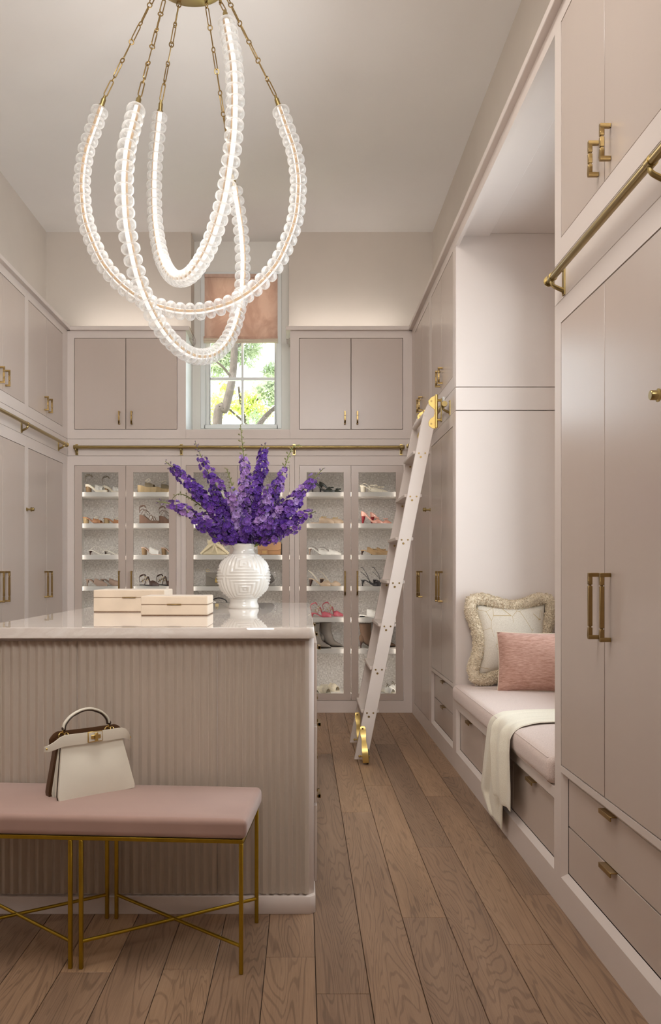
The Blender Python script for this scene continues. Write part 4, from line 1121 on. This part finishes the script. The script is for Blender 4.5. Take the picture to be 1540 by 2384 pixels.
delphinium('lavender delphinium spike pointing left at mid height with a thin tip', [(560, 1268), (495, 1226), (436, 1192), (392, 1172), (364, 1168)], -.1, 'mml', .06, .86)
delphinium('drooping green delphinium tip with closed buds on the left', [(560, 1260), (500, 1205), (448, 1163), (418, 1150), (402, 1160)], .05, 'd', .05, .4, True)
delphinium('short budding delphinium between the two upper left spikes', [(568, 1262), (552, 1180), (536, 1115), (527, 1090)], .12, 'l', .1, .55, True, .7)
delphinium('pale lavender delphinium spike in the front centre of the bunch', [(570, 1268), (556, 1220), (548, 1172), (545, 1140)], -.13, 'll', .12, 1)
delphinium('pale lavender delphinium spike in front right of centre', [(582, 1268), (608, 1212), (620, 1168), (624, 1132)], -.13, 'lm', .08, 1)
for (pts, dy, c, lab) in (
        ([(558, 1272), (520, 1248), (482, 1228), (452, 1214)], -.12, 'dd', 'low deep violet spike leaning left beneath the two long left spikes'),
        ([(592, 1272), (632, 1248), (664, 1232), (694, 1226)], -.14, 'mmd', 'low purple spike leaning right beneath the mid-height right spike'),
        ([(572, 1275), (576, 1252), (574, 1228), (570, 1202)], -.18, 'dm', 'stubby violet spike at the very front centre above the vase neck'),
        ([(556, 1276), (532, 1266), (516, 1258), (498, 1248)], -.1, 'd', 'short violet spike hugging the lower left edge of the bunch'),
        ([(592, 1276), (614, 1264), (632, 1256), (650, 1250)], -.12, 'dm', 'short violet spike hugging the lower right edge of the bunch'),
        ([(565, 1268), (530, 1205), (508, 1168), (494, 1138)], -.02, 'd', 'deep violet spike filling the gap between the two upper left spikes'),
        ([(585, 1268), (592, 1200), (594, 1150)], .12, 'd', 'deep violet spike at the back behind the dense upright one'),
        ([(578, 1268), (636, 1205), (662, 1165)], 0, 'md', 'purple spike filling the right side below the nodding one'),
        ([(572, 1268), (562, 1200), (584, 1140)], .17, 'd', 'deep violet spike at the back behind the tallest one'),
        ([(560, 1258), (538, 1255), (524, 1262)], -.05, 'dm', 'violet flower cluster drooping at the left of the vase rim'),
        ([(590, 1258), (612, 1255), (626, 1260)], -.05, 'dm', 'violet flower cluster drooping at the right of the vase rim'),
        ([(566, 1262), (520, 1200), (478, 1165), (452, 1150)], .02, 'dd', 'deep violet spike just under the long upper left one'),
        ([(576, 1262), (568, 1200), (566, 1150), (572, 1120)], -.06, 'ml', 'lilac spike standing in front of the stem of the tallest one'),
        ([(584, 1262), (618, 1190), (636, 1150), (648, 1120)], -.02, 'md', 'purple spike in front of the nodding pale one'),
        ([(590, 1264), (640, 1218), (672, 1190), (700, 1168)], -.02, 'dm', 'violet spike between the two right-hand spikes'),
        ([(565, 1274), (548, 1255), (530, 1232), (520, 1205)], -.15, 'dd', 'violet front spike leaning slightly left of the pale lavender one'),
        ([(585, 1274), (604, 1255), (622, 1232), (640, 1205)], -.17, 'mmd', 'purple front spike leaning right in front of the pale lavender one'),
):
    delphinium(lab, pts, dy, c, .0, 1, grp=LOWG, dens=1.1)

# ================================================================ shoes
LEA = lambda n, c, r=.4, **k: M('shoe_' + n, c, r, var=k.pop('var', .04), vs=40, **k)
def width_at(s, w, toe):
    k = [(0, .34), (.06, .66), (.2, .76), (.42, .66), (.62, .92), (.74, 1.0), (.86, .86), (.94, .62), (1, .42)] if toe == 'round' else [(0, .34), (.06, .66), (.2, .74), (.42, .64), (.6, .9), (.72, .92), (.84, .68), (.93, .36), (1, .06)]
    return w / 2 * interp(k, s)[0]
def bed_at(s, H, p):
    t = max(0, min(1, (s - .14) / (.64 - .14))); t = t * t * (3 - 2 * t)
    return p + .004 + H * (1 - t)
def shoe(label, cat, L=.19, w=.07, H=.06, p=.004, heel='stiletto', toe='point', uppers=(), straps=(), orn=None, sole=None, hcol=None, loc=(0, 0, 0), rz=0, group=None, inner=None, bandr=.003):
    t = thing('shoe', label, cat, loc, rz, group)
    ns = 20; W2 = lambda s: width_at(s, w, toe); B = lambda s: bed_at(s, H, p)
    top = []; bot = []
    for i in range(ns + 1):
        s = i / ns; z = B(s); zb = 0 if heel == 'wedge' else max(0, z - p - .004)
        if heel == 'wedge' and s > .93: zb = (s - .93) * .12
        top.append([(s * L, W2(s) * v, z) for v in (-1, -.5, 0, .5, 1)]); bot.append([(s * L, W2(s) * v * .97, zb) for v in (-1, -.5, 0, .5, 1)])
    mb = MB(); mb.grid(top); mb.grid(bot)
    for i in range(ns):
        for j in (0, 4): mb.add([top[i][j], top[i + 1][j], bot[i + 1][j], bot[i][j]], [(0, 1, 2, 3)])
    for i in (0, ns):
        for j in range(4): mb.add([top[i][j], top[i][j + 1], bot[i][j + 1], bot[i][j]], [(0, 1, 2, 3)])
    mb.build('sole', sole, t)
    if heel in ('stiletto', 'block', 'kitten', 'cone'):
        z1 = B(.03) - p - .004
        if heel == 'block': ra, rb = (.05 * L / .19, .028), (.042 * L / .19, .026)
        elif heel == 'cone': ra, rb = (.036, .02), (.012, .008)
        else: ra, rb = (.03, .018), (.009, .005)
        rows = []
        for k in range(6):
            u = k / 5; e = u if heel != 'stiletto' and heel != 'kitten' else 1 - (1 - u) ** 2.2
            lx, hy = lerp(ra[0], rb[0], e), lerp(ra[1], rb[1], e); x0 = .002 + .004 * u
            zt = z1 * (1 - u)
            rows.append([(x0 + lx / 2 + lx / 2 * math.cos(a), hy * math.sin(a), max(0, zt - (0 if k else -.001))) for a in [2 * PI * q / 12 for q in range(12)]])
        mb = MB().grid(rows, cu=True); mb.f += [tuple(range(12)), tuple(60 + q for q in range(12))]
        mb.build('heel', hcol or sole, t)
    for (keys, mat) in uppers:
        s0, s1 = keys[0][0], keys[-1][0]; N_ = 16; mb = MB()
        for sg in (-1, 1):
            rows = []
            for i in range(N_ + 1):
                s = lerp(s0, s1, i / N_); v, o = interp(keys, s); hw = W2(min(1, max(0, s))) + .0015; r_ = []
                for j in range(9):
                    a = PI / 2 * (1 - o) * j / 8
                    r_.append((s * L, sg * hw * math.cos(a), B(s) - .002 + v * math.sin(a) ** .85))
                rows.append(r_)
            mb.grid(rows)
            inn = [[(q[0], q[1] * .94, q[2] - .0022) for q in r_] for r_ in rows]; mb.grid(inn)
            for i in range(N_): mb.add([rows[i][8], rows[i + 1][8], inn[i + 1][8], inn[i][8]], [(0, 1, 2, 3)])
            for e in (0, N_):
                for j in range(8): mb.add([rows[e][j], rows[e][j + 1], inn[e][j + 1], inn[e][j]], [(0, 1, 2, 3)])
        mb.build('upper', mat, t)
    for (pts, r, mat) in straps:
        P3 = [(s * L, v * W2(min(max(s, 0), 1)), B(min(max(s, 0), 1)) + dz) for (s, v, dz) in pts]
        MB().tube(catmull(P3, 6), r, 6, flat=.45).build('strap', mat, t)
    if orn:
        kind, s, z, mat, sz = orn
        c = (s * L, -.006, B(s) + z)
        mb = MB()
        if kind == 'buckle':
            tl = -.5
            pts = [(-1, -1), (-1, 1), (1, 1), (1, -1)]
            rr = [(c[0] + a * sz * math.cos(tl), c[1] + b * sz * .8 - .01, c[2] - a * sz * math.sin(tl) * -1 * -1 - b * sz * .45) for a, b in pts]
            mb.tube(rr + [rr[0]], sz * .2, 6)
        elif kind == 'bow':
            for q in (-1, 1): mb.ell((c[0] + q * sz * .6, c[1], c[2] + abs(q) * .002), sz * .7, sz * .35, sz * .32, 10, 6)
            mb.ell(c, sz * .22, sz * .3, sz * .3, 8, 6)
        elif kind == 'bit':
            for q in (-1, 1): mb.tube([(c[0] + q * sz + sz * .5 * math.cos(a), c[1] - .012, c[2] + sz * .4 * math.sin(a)) for a in [2 * PI * k / 12 for k in range(12)]], sz * .12, 5, closed=True)
            mb.tube([(c[0] - sz * .5, c[1] - .012, c[2]), (c[0] + sz * .5, c[1] - .012, c[2])], sz * .12, 5)
        elif kind == 'studs':
            for (a, b, e) in ((-.9, .0, .9), (-.4, .5, .5), (.1, .9, 0), (.5, .2, .3), (-.7, -.6, .2), (0, 0, -.2), (-.2, 1.3, -.3), (.3, -.3, .1)):
                mb.ell((c[0] + a * sz * 1.6, c[1] - .018 + e * .012, c[2] + b * sz), .0055, .004, .0055, 4, 2)
        mb.build('ornament', mat, t)
    return t
def pump_keys(h=.05, vamp=.04): return ((0, h, .55), (.08, h, .62), (.3, h * .62, .72), (.5, h * .5, .74), (.64, vamp * .8, .55), (.73, vamp, .12), (.78, vamp * .95, 0), (.9, vamp * .62, 0), (1, vamp * .28, 0))
def mule_keys(a=.55, v=.045, toe=.012): return ((a, v * .8, 0), (a + .12, v, 0), (.82, v * .72, 0), (.93, v * .45, 0), (1, toe, 0))
def slide_keys(a=.55, b=.88, v=.05): return ((a, v * .92, 0), ((a + b) / 2, v, 0), (b, v * .62, 0))
# label, cat stuff, then placement: cabinet columns by heel pixel, shelf row
tan = LEA('tan', (168, 118, 80)); cream = LEA('cream', (222, 212, 192)); taupe = LEA('taupe', (152, 128, 112), .7); white = LEA('white', (236, 232, 224), .35)
beige = LEA('beige', (196, 172, 146), .4); dkgreen = LEA('dark_green', (44, 48, 40), .35); pinkp = LEA('pink_patent', (222, 160, 140), .15, coat=.6); redh = LEA('red', (150, 30, 38), .3)
camel = LEA('camel', (166, 134, 92), .55); blk = LEA('black', (34, 30, 32), .4); grey = LEA('grey_suede', (132, 122, 112), .85); brownb = LEA('brown_suede', (96, 72, 54), .85)
rose = LEA('rose', (186, 88, 100), .3); espresso = LEA('espresso', (70, 44, 34), .35); olive = LEA('olive', (120, 106, 82), .8); wood = LEA('stacked', (150, 120, 84), .6); cork = LEA('raffia', (176, 152, 112), .8, bmp=.4, bs=300)
printm = LEA('print', (206, 202, 194), .6, var=.38); silver = LEA('silver_strap', (226, 220, 208), .25); wedgeb = LEA('brown_wedge', (122, 92, 74), .7); steel = M('stud_silver', (206, 202, 196), .25, 1); insole = LEA('insole', (206, 176, 158), .6); ivoryglit = LEA('woven_ivory', (214, 202, 178), .6, var=.2)
YS = (7.345, 7.47)
def pair(label, row, xa, xb, rz=-.16, dz=0, L=.19, only=None, **k):
    z = ROWZ[row] + .0002
    for i, px in enumerate((xa, xb)):
        if px is None: continue
        Y = YS[i]; x = (px - 706) * Y / F_PX + .01
        lab = label + (', the nearer one' if i == 0 else ', the farther one')
        if i == 0 or xa is None:
            a = shoe(lab, 'shoe', L=L, loc=(x, Y, z), rz=rz, group=label.split(',')[0][:40] + ' pair', **k)
        else:
            c = copy_tree(a); c.location = (x, Y, z); c['label'] = lab; c.rotation_euler = (0, 0, rz + .06)
N_ = None
ank = lambda r, m: [([(.02, -.9, .02), (-.02, 0, .06), (.06, .9, .075), (.22, .9, .085), (.3, 0, .075), (.22, -.9, .085), (.06, -.9, .075), (-.02, 0, .06)], r, m)]
pair('grey and white patterned platform sandal with ankle strap, top shelf left', 0, 197, 237, H=.052, p=.018, heel='block', toe='round', uppers=[(slide_keys(.5, .84, .045), printm)], straps=ank(.0035, olive), sole=cream, hcol=wood)
pair('tan block-heel mule with pale square buckle, second shelf left', 1, 191, 239, H=.05, heel='block', toe='round', uppers=[(slide_keys(.5, .86, .036), tan)], orn=('buckle', .66, .042, cream, .016), sole=tan, hcol=cork)
pair('silver strappy kitten-heel mule, third shelf left', 2, 205, 241, H=.036, heel='kitten', toe='round', straps=[([(.12, -1, .0), (.3, -.5, .04), (.5, 0, .052), (.62, .8, .02)], .0035, silver), ([(.4, -1, 0), (.52, -.5, .03), (.68, 0, .042), (.78, .9, .01)], .0035, silver), ([(.62, -1, 0), (.76, 0, .035), (.86, 1, 0)], .003, silver), ([(.74, -1, 0), (.76, -.9, .03), (.68, 0, .042)], .003, silver)], sole=silver, hcol=espresso)
pair('taupe pointed satin mule on low sculpted heel, fourth shelf left', 3, 198, 232, H=.052, heel='kitten', uppers=[(mule_keys(.42, .05), taupe)], sole=taupe, hcol=taupe)
pair('olive raffia platform slide with square white buckle, top shelf', 0, 319, 356, L=.165, w=.085, H=.018, p=.042, heel='wedge', toe='round', uppers=[(slide_keys(.42, .86, .042), olive)], orn=('buckle', .56, .055, cream, .018), sole=cork)
pair('brown wedge sandal with studded silver cage straps, second shelf', 1, 323, 369, L=.168, H=.05, p=.022, heel='wedge', toe='round', straps=[([(.5, -1, 0), (.6, 0, .05), (.7, 1, 0)], .004, wedgeb), ([(.66, -1, 0), (.75, 0, .035), (.82, 1, 0)], .004, wedgeb), ([(.1, -1, .0), (.3, -.4, .06), (.55, 0, .055)], .004, wedgeb)] + ank(.004, wedgeb) + [([(.05, -1, .03), (.2, -1, .05), (.4, -.6, .05)], .004, wedgeb)], orn=('studs', .45, .04, steel, .022), sole=wedgeb)
pair('white leather heeled mule with gold bit, third shelf', 2, 327, 373, L=.175, H=.06, heel='block', toe='round', uppers=[(slide_keys(.44, .9, .05), white)], orn=('bit', .64, .035, BRIGHT, .012), sole=insole, hcol=wood)
pair('dark brown flat studded strappy shoe, fourth shelf', 3, 323, 363, L=.172, H=.006, heel='none', uppers=[(mule_keys(.55, .045), espresso)], straps=ank(.005, espresso) + [([(.3, -1, .0), (.42, 0, .07), (.5, 1, 0)], .006, espresso), ([(.1, -1, .02), (.3, -.9, .045), (.5, 0, .06)], .006, espresso)], orn=('studs', .36, .04, BRIGHT, .024), sole=blk)
pair('dark green pointed bow pump, top shelf by the flowers', 0, 723, 741, L=.2, H=.07, uppers=[(pump_keys(.05, .036), dkgreen)], orn=('bow', .84, .034, dkgreen, .02), sole=blk, hcol=blk)
pair('beige flat mule with gold buckle, second shelf by the flowers', 1, 721, 748, L=.2, H=.003, heel='none', uppers=[(mule_keys(.38, .055), beige)], orn=('bit', .58, .05, BRIGHT, .014), sole=beige, hcol=beige)
pair('white pointed kitten mule with pearl buckle, third shelf', 2, 716, 740, L=.195, H=.056, heel='kitten', uppers=[(mule_keys(.46, .042), white)], straps=[([(.0, -.6, .0), (.25, -.7, .012), (.46, -.95, .012)], .003, espresso)], orn=('bit', .66, .042, steel, .01), sole=white, hcol=taupe)
slb = lambda m, r=.0028: [([(.42, -1, .012), (.2, -1, .035), (.04, -.9, .06), (-.02, 0, .066), (.04, .9, .06), (.2, 1, .035), (.42, 1, .012)], r, m)]
pair('beige pointed slingback with ribbon strap, fourth shelf', 3, 717, 742, L=.185, H=.058, heel='cone', uppers=[(((.36, .022, .7), (.55, .026, .72), (.66, .036, .4), (.74, .04, 0), (.9, .026, 0), (1, .01, 0)), beige)], straps=slb(cream, .005), sole=beige, hcol=espresso)
pair('rose pink studded strap shoe, fifth shelf beside the island', 4, 722, 750, L=.175, H=.03, heel='kitten', uppers=[(mule_keys(.55, .045), rose)], straps=ank(.006, rose) + [([(.34, -1, .0), (.44, 0, .065), (.54, 1, 0)], .006, rose)], orn=('studs', .42, .04, BRIGHT, .024), sole=rose)
pair('cream bow mule, top shelf beside the ladder', 0, 836, 852, L=.19, H=.055, heel='block', toe='round', uppers=[(mule_keys(.5, .042), cream)], straps=[([(.02, -.9, .0), (.25, -1, .02), (.5, -1, .02)], .006, cream)], orn=('bow', .62, .052, cream, .026), sole=cream, hcol=cream)
pair('pink patent pump with bow and red heel, second shelf beside the ladder', 1, 839, 860, L=.185, H=.066, heel='cone', uppers=[(pump_keys(.055, .038), pinkp)], orn=('bow', .72, .04, pinkp, .017), sole=pinkp, hcol=redh)
pair('camel low kitten mule with knot, third shelf beside the ladder', 2, 838, 860, L=.185, H=.036, heel='kitten', uppers=[(mule_keys(.3, .046), camel)], orn=('bow', .62, .04, camel, .018), sole=camel, hcol=espresso)
pair('black strappy slingback, fourth shelf beside the ladder', 3, 839, 866, L=.185, H=.046, heel='kitten', uppers=[(((.36, .02, .7), (.55, .024, .72), (.66, .034, .4), (.74, .038, 0), (.9, .026, 0), (1, .01, 0)), blk)], straps=slb(blk, .0032) + [([(.36, -1, .012), (.3, -.8, .05), (.06, -.4, .1), (-.02, 0, .104), (.08, .5, .1), (.36, 1, .02)], .0032, blk)], sole=blk, hcol=blk)
pair('white leather flat slide, fifth shelf beside the ladder', 4, 834, 873, L=.185, H=.012, heel='block', toe='round', uppers=[(slide_keys(.36, .82, .06), white)], sole=white, hcol=blk)
pair('ivory woven peep-toe mule, lowest shelf beside the island', 6, 728, 748, rz=-.75, L=.18, w=.085, H=.04, heel='block', toe='round', uppers=[(slide_keys(.5, .93, .06), ivoryglit)], sole=cream, hcol=cream)
pair('white floral slide, lowest shelf behind the ladder', 6, 884, 896, rz=-.85, L=.16, H=.01, heel='none', toe='round', uppers=[(slide_keys(.45, .9, .055), white)], orn=('studs', .66, .055, olive, .016), sole=cream)
# ankle boots
def boot(label, mat, loc, rz, sole):
    t = thing('ankle_boot', label, 'boot', loc, rz, 'ankle boots on the lower shelf')
    L = .205; rows = []
    # rings along a path from toe back to the ankle and up the shaft: (cx, cz, rx, rz, tilt)
    st = [(.203, .010, .004, .006, 0), (.185, .016, .02, .012, 0), (.16, .022, .031, .018, 0), (.13, .031, .036, .027, .15), (.105, .045, .036, .038, .45), (.082, .072, .036, .046, .85), (.066, .105, .037, .046, 1.25), (.058, .14, .04, .046, 1.5), (.055, .175, .043, .05, 1.57), (.055, .21, .046, .053, 1.57)]
    for (cx, cz, ry, rr, tl) in st:
        d = Vector((-math.cos(tl), 0, math.sin(tl))); n = Vector((math.sin(tl), 0, math.cos(tl)))
        rows.append([(cx + n.x * rr * math.sin(a), ry * math.cos(a), max(.004, cz + n.z * rr * math.sin(a))) for a in [2 * PI * k / 18 for k in range(18)]])
    mb = MB().grid(rows, cu=True); mb.f.append(tuple(range(18))); mb.build('boot_upper', mat, t)
    MB().ell((.03, 0, .085), .03, .032, .04, 14, 8).build('heel_counter', mat, t)
    MB().tube([(.022, 0, .06), (.016, 0, .02), (.017, 0, 0)], [.017, .006, .005], 10).build('heel', sole, t)
    mb = MB(); mb.grid([[(x, y * w_, z) for y in (-1, 0, 1)] for x, w_, z in ((.03, .022, .056), (.07, .024, .03), (.1, .03, .008), (.13, .036, .003), (.17, .03, .003), (.204, .004, .006))]); mb.grid([[(x, y * w_, z - .003) for y in (-1, 0, 1)] for x, w_, z in ((.03, .022, .056), (.07, .024, .03), (.1, .03, .008), (.13, .036, .003), (.17, .03, .003), (.204, .004, .006))])
    mb.build('sole', sole, t)
zz = ROWZ[5] + .0002
for (lab, m_, px, Y, rz) in (('grey suede ankle boot half hidden by the island, the nearer one', grey, 716, 7.345, -.15), ('grey suede ankle boot beside the island, the farther one', grey, 744, 7.475, -.12),
                             ('brown suede ankle boot left of the ladder stile', brownb, 836, 7.345, -.15), ('brown suede ankle boot mostly behind the ladder', brownb, 868, 7.475, -.12)):
    boot(lab, m_, ((px - 706) * Y / F_PX, Y, zz), rz, espresso)

# ================================================================ handbags in the middle cabinet
def base(name, label, px, Y, row, rz=0): return thing(name, label, 'handbag', ((px - 706) * Y / F_PX, Y, ROWZ[row] + .0003), rz, 'handbags in the cabinet')
shellc = LEA('cream_bag', (212, 198, 166), .55); tanb = LEA('tan_bag', (170, 126, 84), .4); greyb = LEA('grey_bag', (116, 108, 98), .45); dgrey = LEA('dark_bag', (84, 78, 72), .5); mono = LEA('mono_weave', (150, 144, 134), .6, var=.45)
b = base('shell_bag', 'cream soft pouch bag with knotted cords, third shelf left of the vase', 501, 7.4, 2)
def fan(v):
    x, y, z = v; t = (z + .05) / .1
    return (x * (1 - .5 * max(0, min(1, t)) ** .8), y * (1 - .5 * t), z)
rbox(MB(), .125, .045, .05, .03, 8, fan, (0, 0, .05)).build('pouch', shellc, b)
for s in (-1, 1):
    MB().tube(catmull([(s * .118, -.03, .012), (s * .075, -.045, .05), (s * .035, -.045, .082), (s * .012, -.04, .095)], 5), [.012] * 5 + [.014] * 6 + [.01] * 5, 8).build('gathered_edge', shellc, b)
    MB().tube(catmull([(0, -.048, .082), (s * .012, -.055, .06), (s * .02, -.052, .03), (s * .022, -.05, .012)], 5), [.004] * 4 + [.008] * 8 + [.003] * 4, 8).build('knotted_cord', shellc, b)
    mb = MB(); rows = [[(s * .02 + s * a * .045, -.01 + .01 * math.sin(6 * a), .098 + .035 * e + .008 * math.sin(7 * a)) for e in (0, .5, 1)] for a in [i / 8 for i in range(9)]]
    mb.grid(rows); mb.grid([[(p[0], p[1] + .004, p[2]) for p in r] for r in rows]); mb.build('frill', shellc, b)
MB().tube(catmull([(-.055, -.045, .085), (0, -.05, .075), (.07, -.045, .086)], 6), .004, 6).build('tie', shellc, b)
b = base('flap_bag', 'tan leather flap bag with square clasp, third shelf right of the vase', 628, 7.4, 2)
rbox(MB(), .1, .035, .055, .012, 4, None, (0, 0, .055)).build('bag_body', tanb, b)
MB().prism([(x, -.037, z) for x, z in ((-.101, .111), (.101, .111), (.101, .05), (.06, .038), (-.06, .038), (-.101, .05))], (0, -.006, 0)).build('flap', tanb, b, bevel=.002)
MB().box(-.07, -.015, -.05, -.042, .004, .05).build('clasp', tanb, b, bevel=.002)
MB().box(-.062, -.023, -.052, -.049, .014, .036).build('clasp_mark', M('tan_gold', (186, 150, 96), .35, .6), b, bevel=.001)
b = base('wallet_bag', 'dark chain bag standing at the right end of the third shelf', 654, 7.46, 2)
rbox(MB(), .03, .03, .05, .014, 4, None, (0, 0, .05)).build('bag_body', dgrey, b)
MB().tube(catmull([(-.02, -.03, .1), (-.035, -.04, .06), (-.02, -.045, .02), (.01, -.045, .006)], 5), .004, 6).build('strap', blk, b)
b = base('envelope_bag', 'grey envelope bag with brass padlock, fourth shelf left of the vase', 514, 7.36, 3)
rbox(MB(), .125, .032, .058, .006, 4, None, (0, 0, .0585)).build('bag_body', greyb, b)
MB().prism([(x, -.033, z) for x, z in ((-.125, .117), (.125, .117), (.125, .092), (.0, .035), (-.125, .092))], (0, -.004, 0)).build('flap', greyb, b, bevel=.001)
pl_ = MB().box(-.043, -.013, -.052, -.038, .03, .058).build('padlock', BRIGHT, b, bevel=.003)
MB().tube([(-.028 + .009 * math.cos(a), -.045, .058 + .02 * math.sin(a)) for a in [PI * k / 10 for k in range(11)]], .0025, 6).build('shackle', BRIGHT, pl_)
mb = MB(); mb.tube([(-.11 + .013 * math.cos(a), -.01, .134 + .013 * math.sin(a)) for a in [2 * PI * k / 16 for k in range(16)]], .0018, 5, closed=True); mb.build('ring', BRIGHT, b)
b = base('saddle_bag', 'dark grey rounded bag with silver bit, fourth shelf right of the vase', 596, 7.38, 3)
pl = [(.17 * math.cos(a) * (1 if math.sin(a) < 0 else .92), .0, .066 + .066 * math.sin(a) * (1 if math.sin(a) < 0 else 1)) for a in [2 * PI * k / 28 for k in range(28)]]
MB().prism([(p[0], -.028, p[2]) for p in pl], (0, .056, 0)).build('bag_body', dgrey, b, bevel=.008, seg=3)
mb = MB()
for s in (-1, 1): mb.tube([(.06 + s * .026 + .009 * math.cos(a), -.031, .08 + .014 * math.sin(a)) for a in [2 * PI * k / 14 for k in range(14)]], .002, 5, closed=True)
mb.tube([(.043, -.031, .08), (.077, -.031, .08)], .002, 5); mb.build('horsebit', steel, b)
for k in range(5): MB().ell((.165 + .003 * math.sin(k), -.03, .05 + k * .017), .0045, .003, .0045, 8, 6).build('stud', steel, b)
b = base('top_handle_bag', 'small woven monochrome bag with black top handle, fifth shelf left of the vase', 510, 7.38, 4)
rbox(MB(), .092, .03, .06, .012, 4, None, (0, 0, .06)).build('bag_body', mono, b)
MB().box(-.094, .094, -.034, .034, .115, .122).build('top_trim', blk, b, bevel=.002)
MB().tube(catmull([(-.07, 0, .118), (-.055, 0, .145), (0, 0, .162), (.055, 0, .145), (.07, 0, .118)], 6), .005, 8).build('handle', blk, b)
mb = MB().ell((-.035, -.035, .126), .012, .005, .008, 8, 6); mb.build('clasp', white, b)

# ================================================================ outside: trees beyond the back window, lawn
structure('ground_outside', MB().box(-30, 30, 8.2, 45, -.6, -.5), M('lawn', (176, 180, 140), .9, var=.12, vs=2), 'pale sunlit ground outside the house', 'ground')
BARK = M('bark', (74, 64, 56), .9, var=.25, vs=18, bmp=.8, bs=40, bd=.02, stretch=(1, 1, .4))
def leafmat(name, c0, c1):
    m, N, L, P = nt(name); f = tex_noise(N, L, coords(N, L), 1.8, 3)
    c = ramp(N, L, f, [(.35, lin(c0)), (.65, lin(c1))]); L.new(c, P.inputs['Base Color']); P.inputs['Roughness'].default_value = .5
    tl = N.new('ShaderNodeBsdfTranslucent'); L.new(c, tl.inputs['Color']); mx = N.new('ShaderNodeMixShader'); mx.inputs[0].default_value = .5
    L.new(P.outputs[0], mx.inputs[1]); L.new(tl.outputs[0], mx.inputs[2]); L.new(mx.outputs[0], N['Material Output'].inputs['Surface']); return m
LEAFY = leafmat('leaf_lime', (176, 190, 92), (220, 226, 140)); LEAFG = leafmat('leaf_pine', (132, 150, 112), (180, 188, 158))
rt = random.Random(3)
def foliage(mb, c, R_, n, sz, needle=False):
    for _ in range(n):
        d = Vector((rt.gauss(0, 1), rt.gauss(0, 1), rt.gauss(0, .8))).normalized() * (R_ * rt.random() ** .5); p = c + d
        a = Vector((rt.gauss(0, 1), rt.gauss(0, 1), rt.gauss(0, 1))).normalized(); b = a.orthogonal().normalized()
        l, w_ = (sz * 1.6, sz * .09) if needle else (sz, sz * .45)
        l *= rt.uniform(.7, 1.3)
        mb.add([p - a * l / 2, p + b * w_, p + a * l / 2, p - b * w_], [(0, 1, 2, 3)])
def W(px, py, Y): return px2w(px, py, Y)
def tree(label, Y, trunk, rad, branches, blobs, mat, needle, sz):
    p0 = W(*trunk[0], Y); root = Vector((p0.x, Y, -.5))
    t = thing('tree', label, 'tree', root, group='trees outside the back window')
    pts = [root] + [W(x, y, Y) for x, y in trunk]; c = catmull(pts, 8)
    MB().tube([p - root for p in c], [lerp(rad * 1.25, rad * .6, i / (len(c) - 1)) for i in range(len(c))], 12).build('trunk', BARK, t)
    for br in branches:
        c = catmull([W(x, y, Y + dy) for x, y, dy in br[1]], 6)
        MB().tube([p - root for p in c], [lerp(br[0], br[0] * .4, i / (len(c) - 1)) for i in range(len(c))], 8).build('branch', BARK, t)
    mb = MB()
    for (x, y, r, n, dy) in blobs: foliage(mb, W(x, y, Y + dy) - root, r, n, sz, needle)
    mb.build('foliage', mat, t, kind='stuff', weld=False, recalc=False)
tree('leaning pine trunk with needles seen through the left panes', 12.0, [(505, 1010), (525, 950), (541, 880), (547, 800), (552, 720), (556, 600)], .06, [(.02, [(540, 880, 0), (515, 850, -.2), (490, 835, -.3)]), (.02, [(548, 810, 0), (580, 790, .2), (610, 770, .2)])],
     [(500, 855, .24, 260, .3), (520, 820, .26, 260, .4), (575, 825, .2, 150, .4), (510, 790, .3, 260, .3), (590, 800, .18, 110, .3), (630, 862, .12, 100, .3), (540, 760, .42, 300, .3), (620, 720, .35, 200, .3)], LEAFG, True, .14)
tree('bright lime leafed tree filling the lower window panes', 14.0, [(575, 1030), (570, 980), (560, 930), (556, 900)], .03, [(.02, [(570, 985, 0), (530, 950, 0), (500, 935, 0)]), (.02, [(565, 960, 0), (600, 930, 0), (620, 905, 0)])],
     [(515, 935, .19, 420, -.1), (530, 905, .15, 260, 0), (500, 965, .17, 260, 0), (555, 950, .2, 330, .1), (592, 955, .2, 420, 0), (603, 915, .15, 220, .1), (578, 925, .14, 200, 0), (620, 962, .13, 120, 0)], LEAFY, False, .05)
tree('grey-green tree with a slanting branch in the right panes', 12.8, [(664, 1010), (658, 960), (650, 900), (648, 820)], .06, [(.045, [(596, 1000, 0), (620, 968, 0), (645, 945, 0), (664, 925, 0)])],
     [(632, 905, .26, 420, .6), (640, 930, .2, 200, .6), (612, 905, .18, 160, .7), (640, 885, .2, 180, .6), (600, 975, .2, 120, .7)], LEAFG, False, .06)
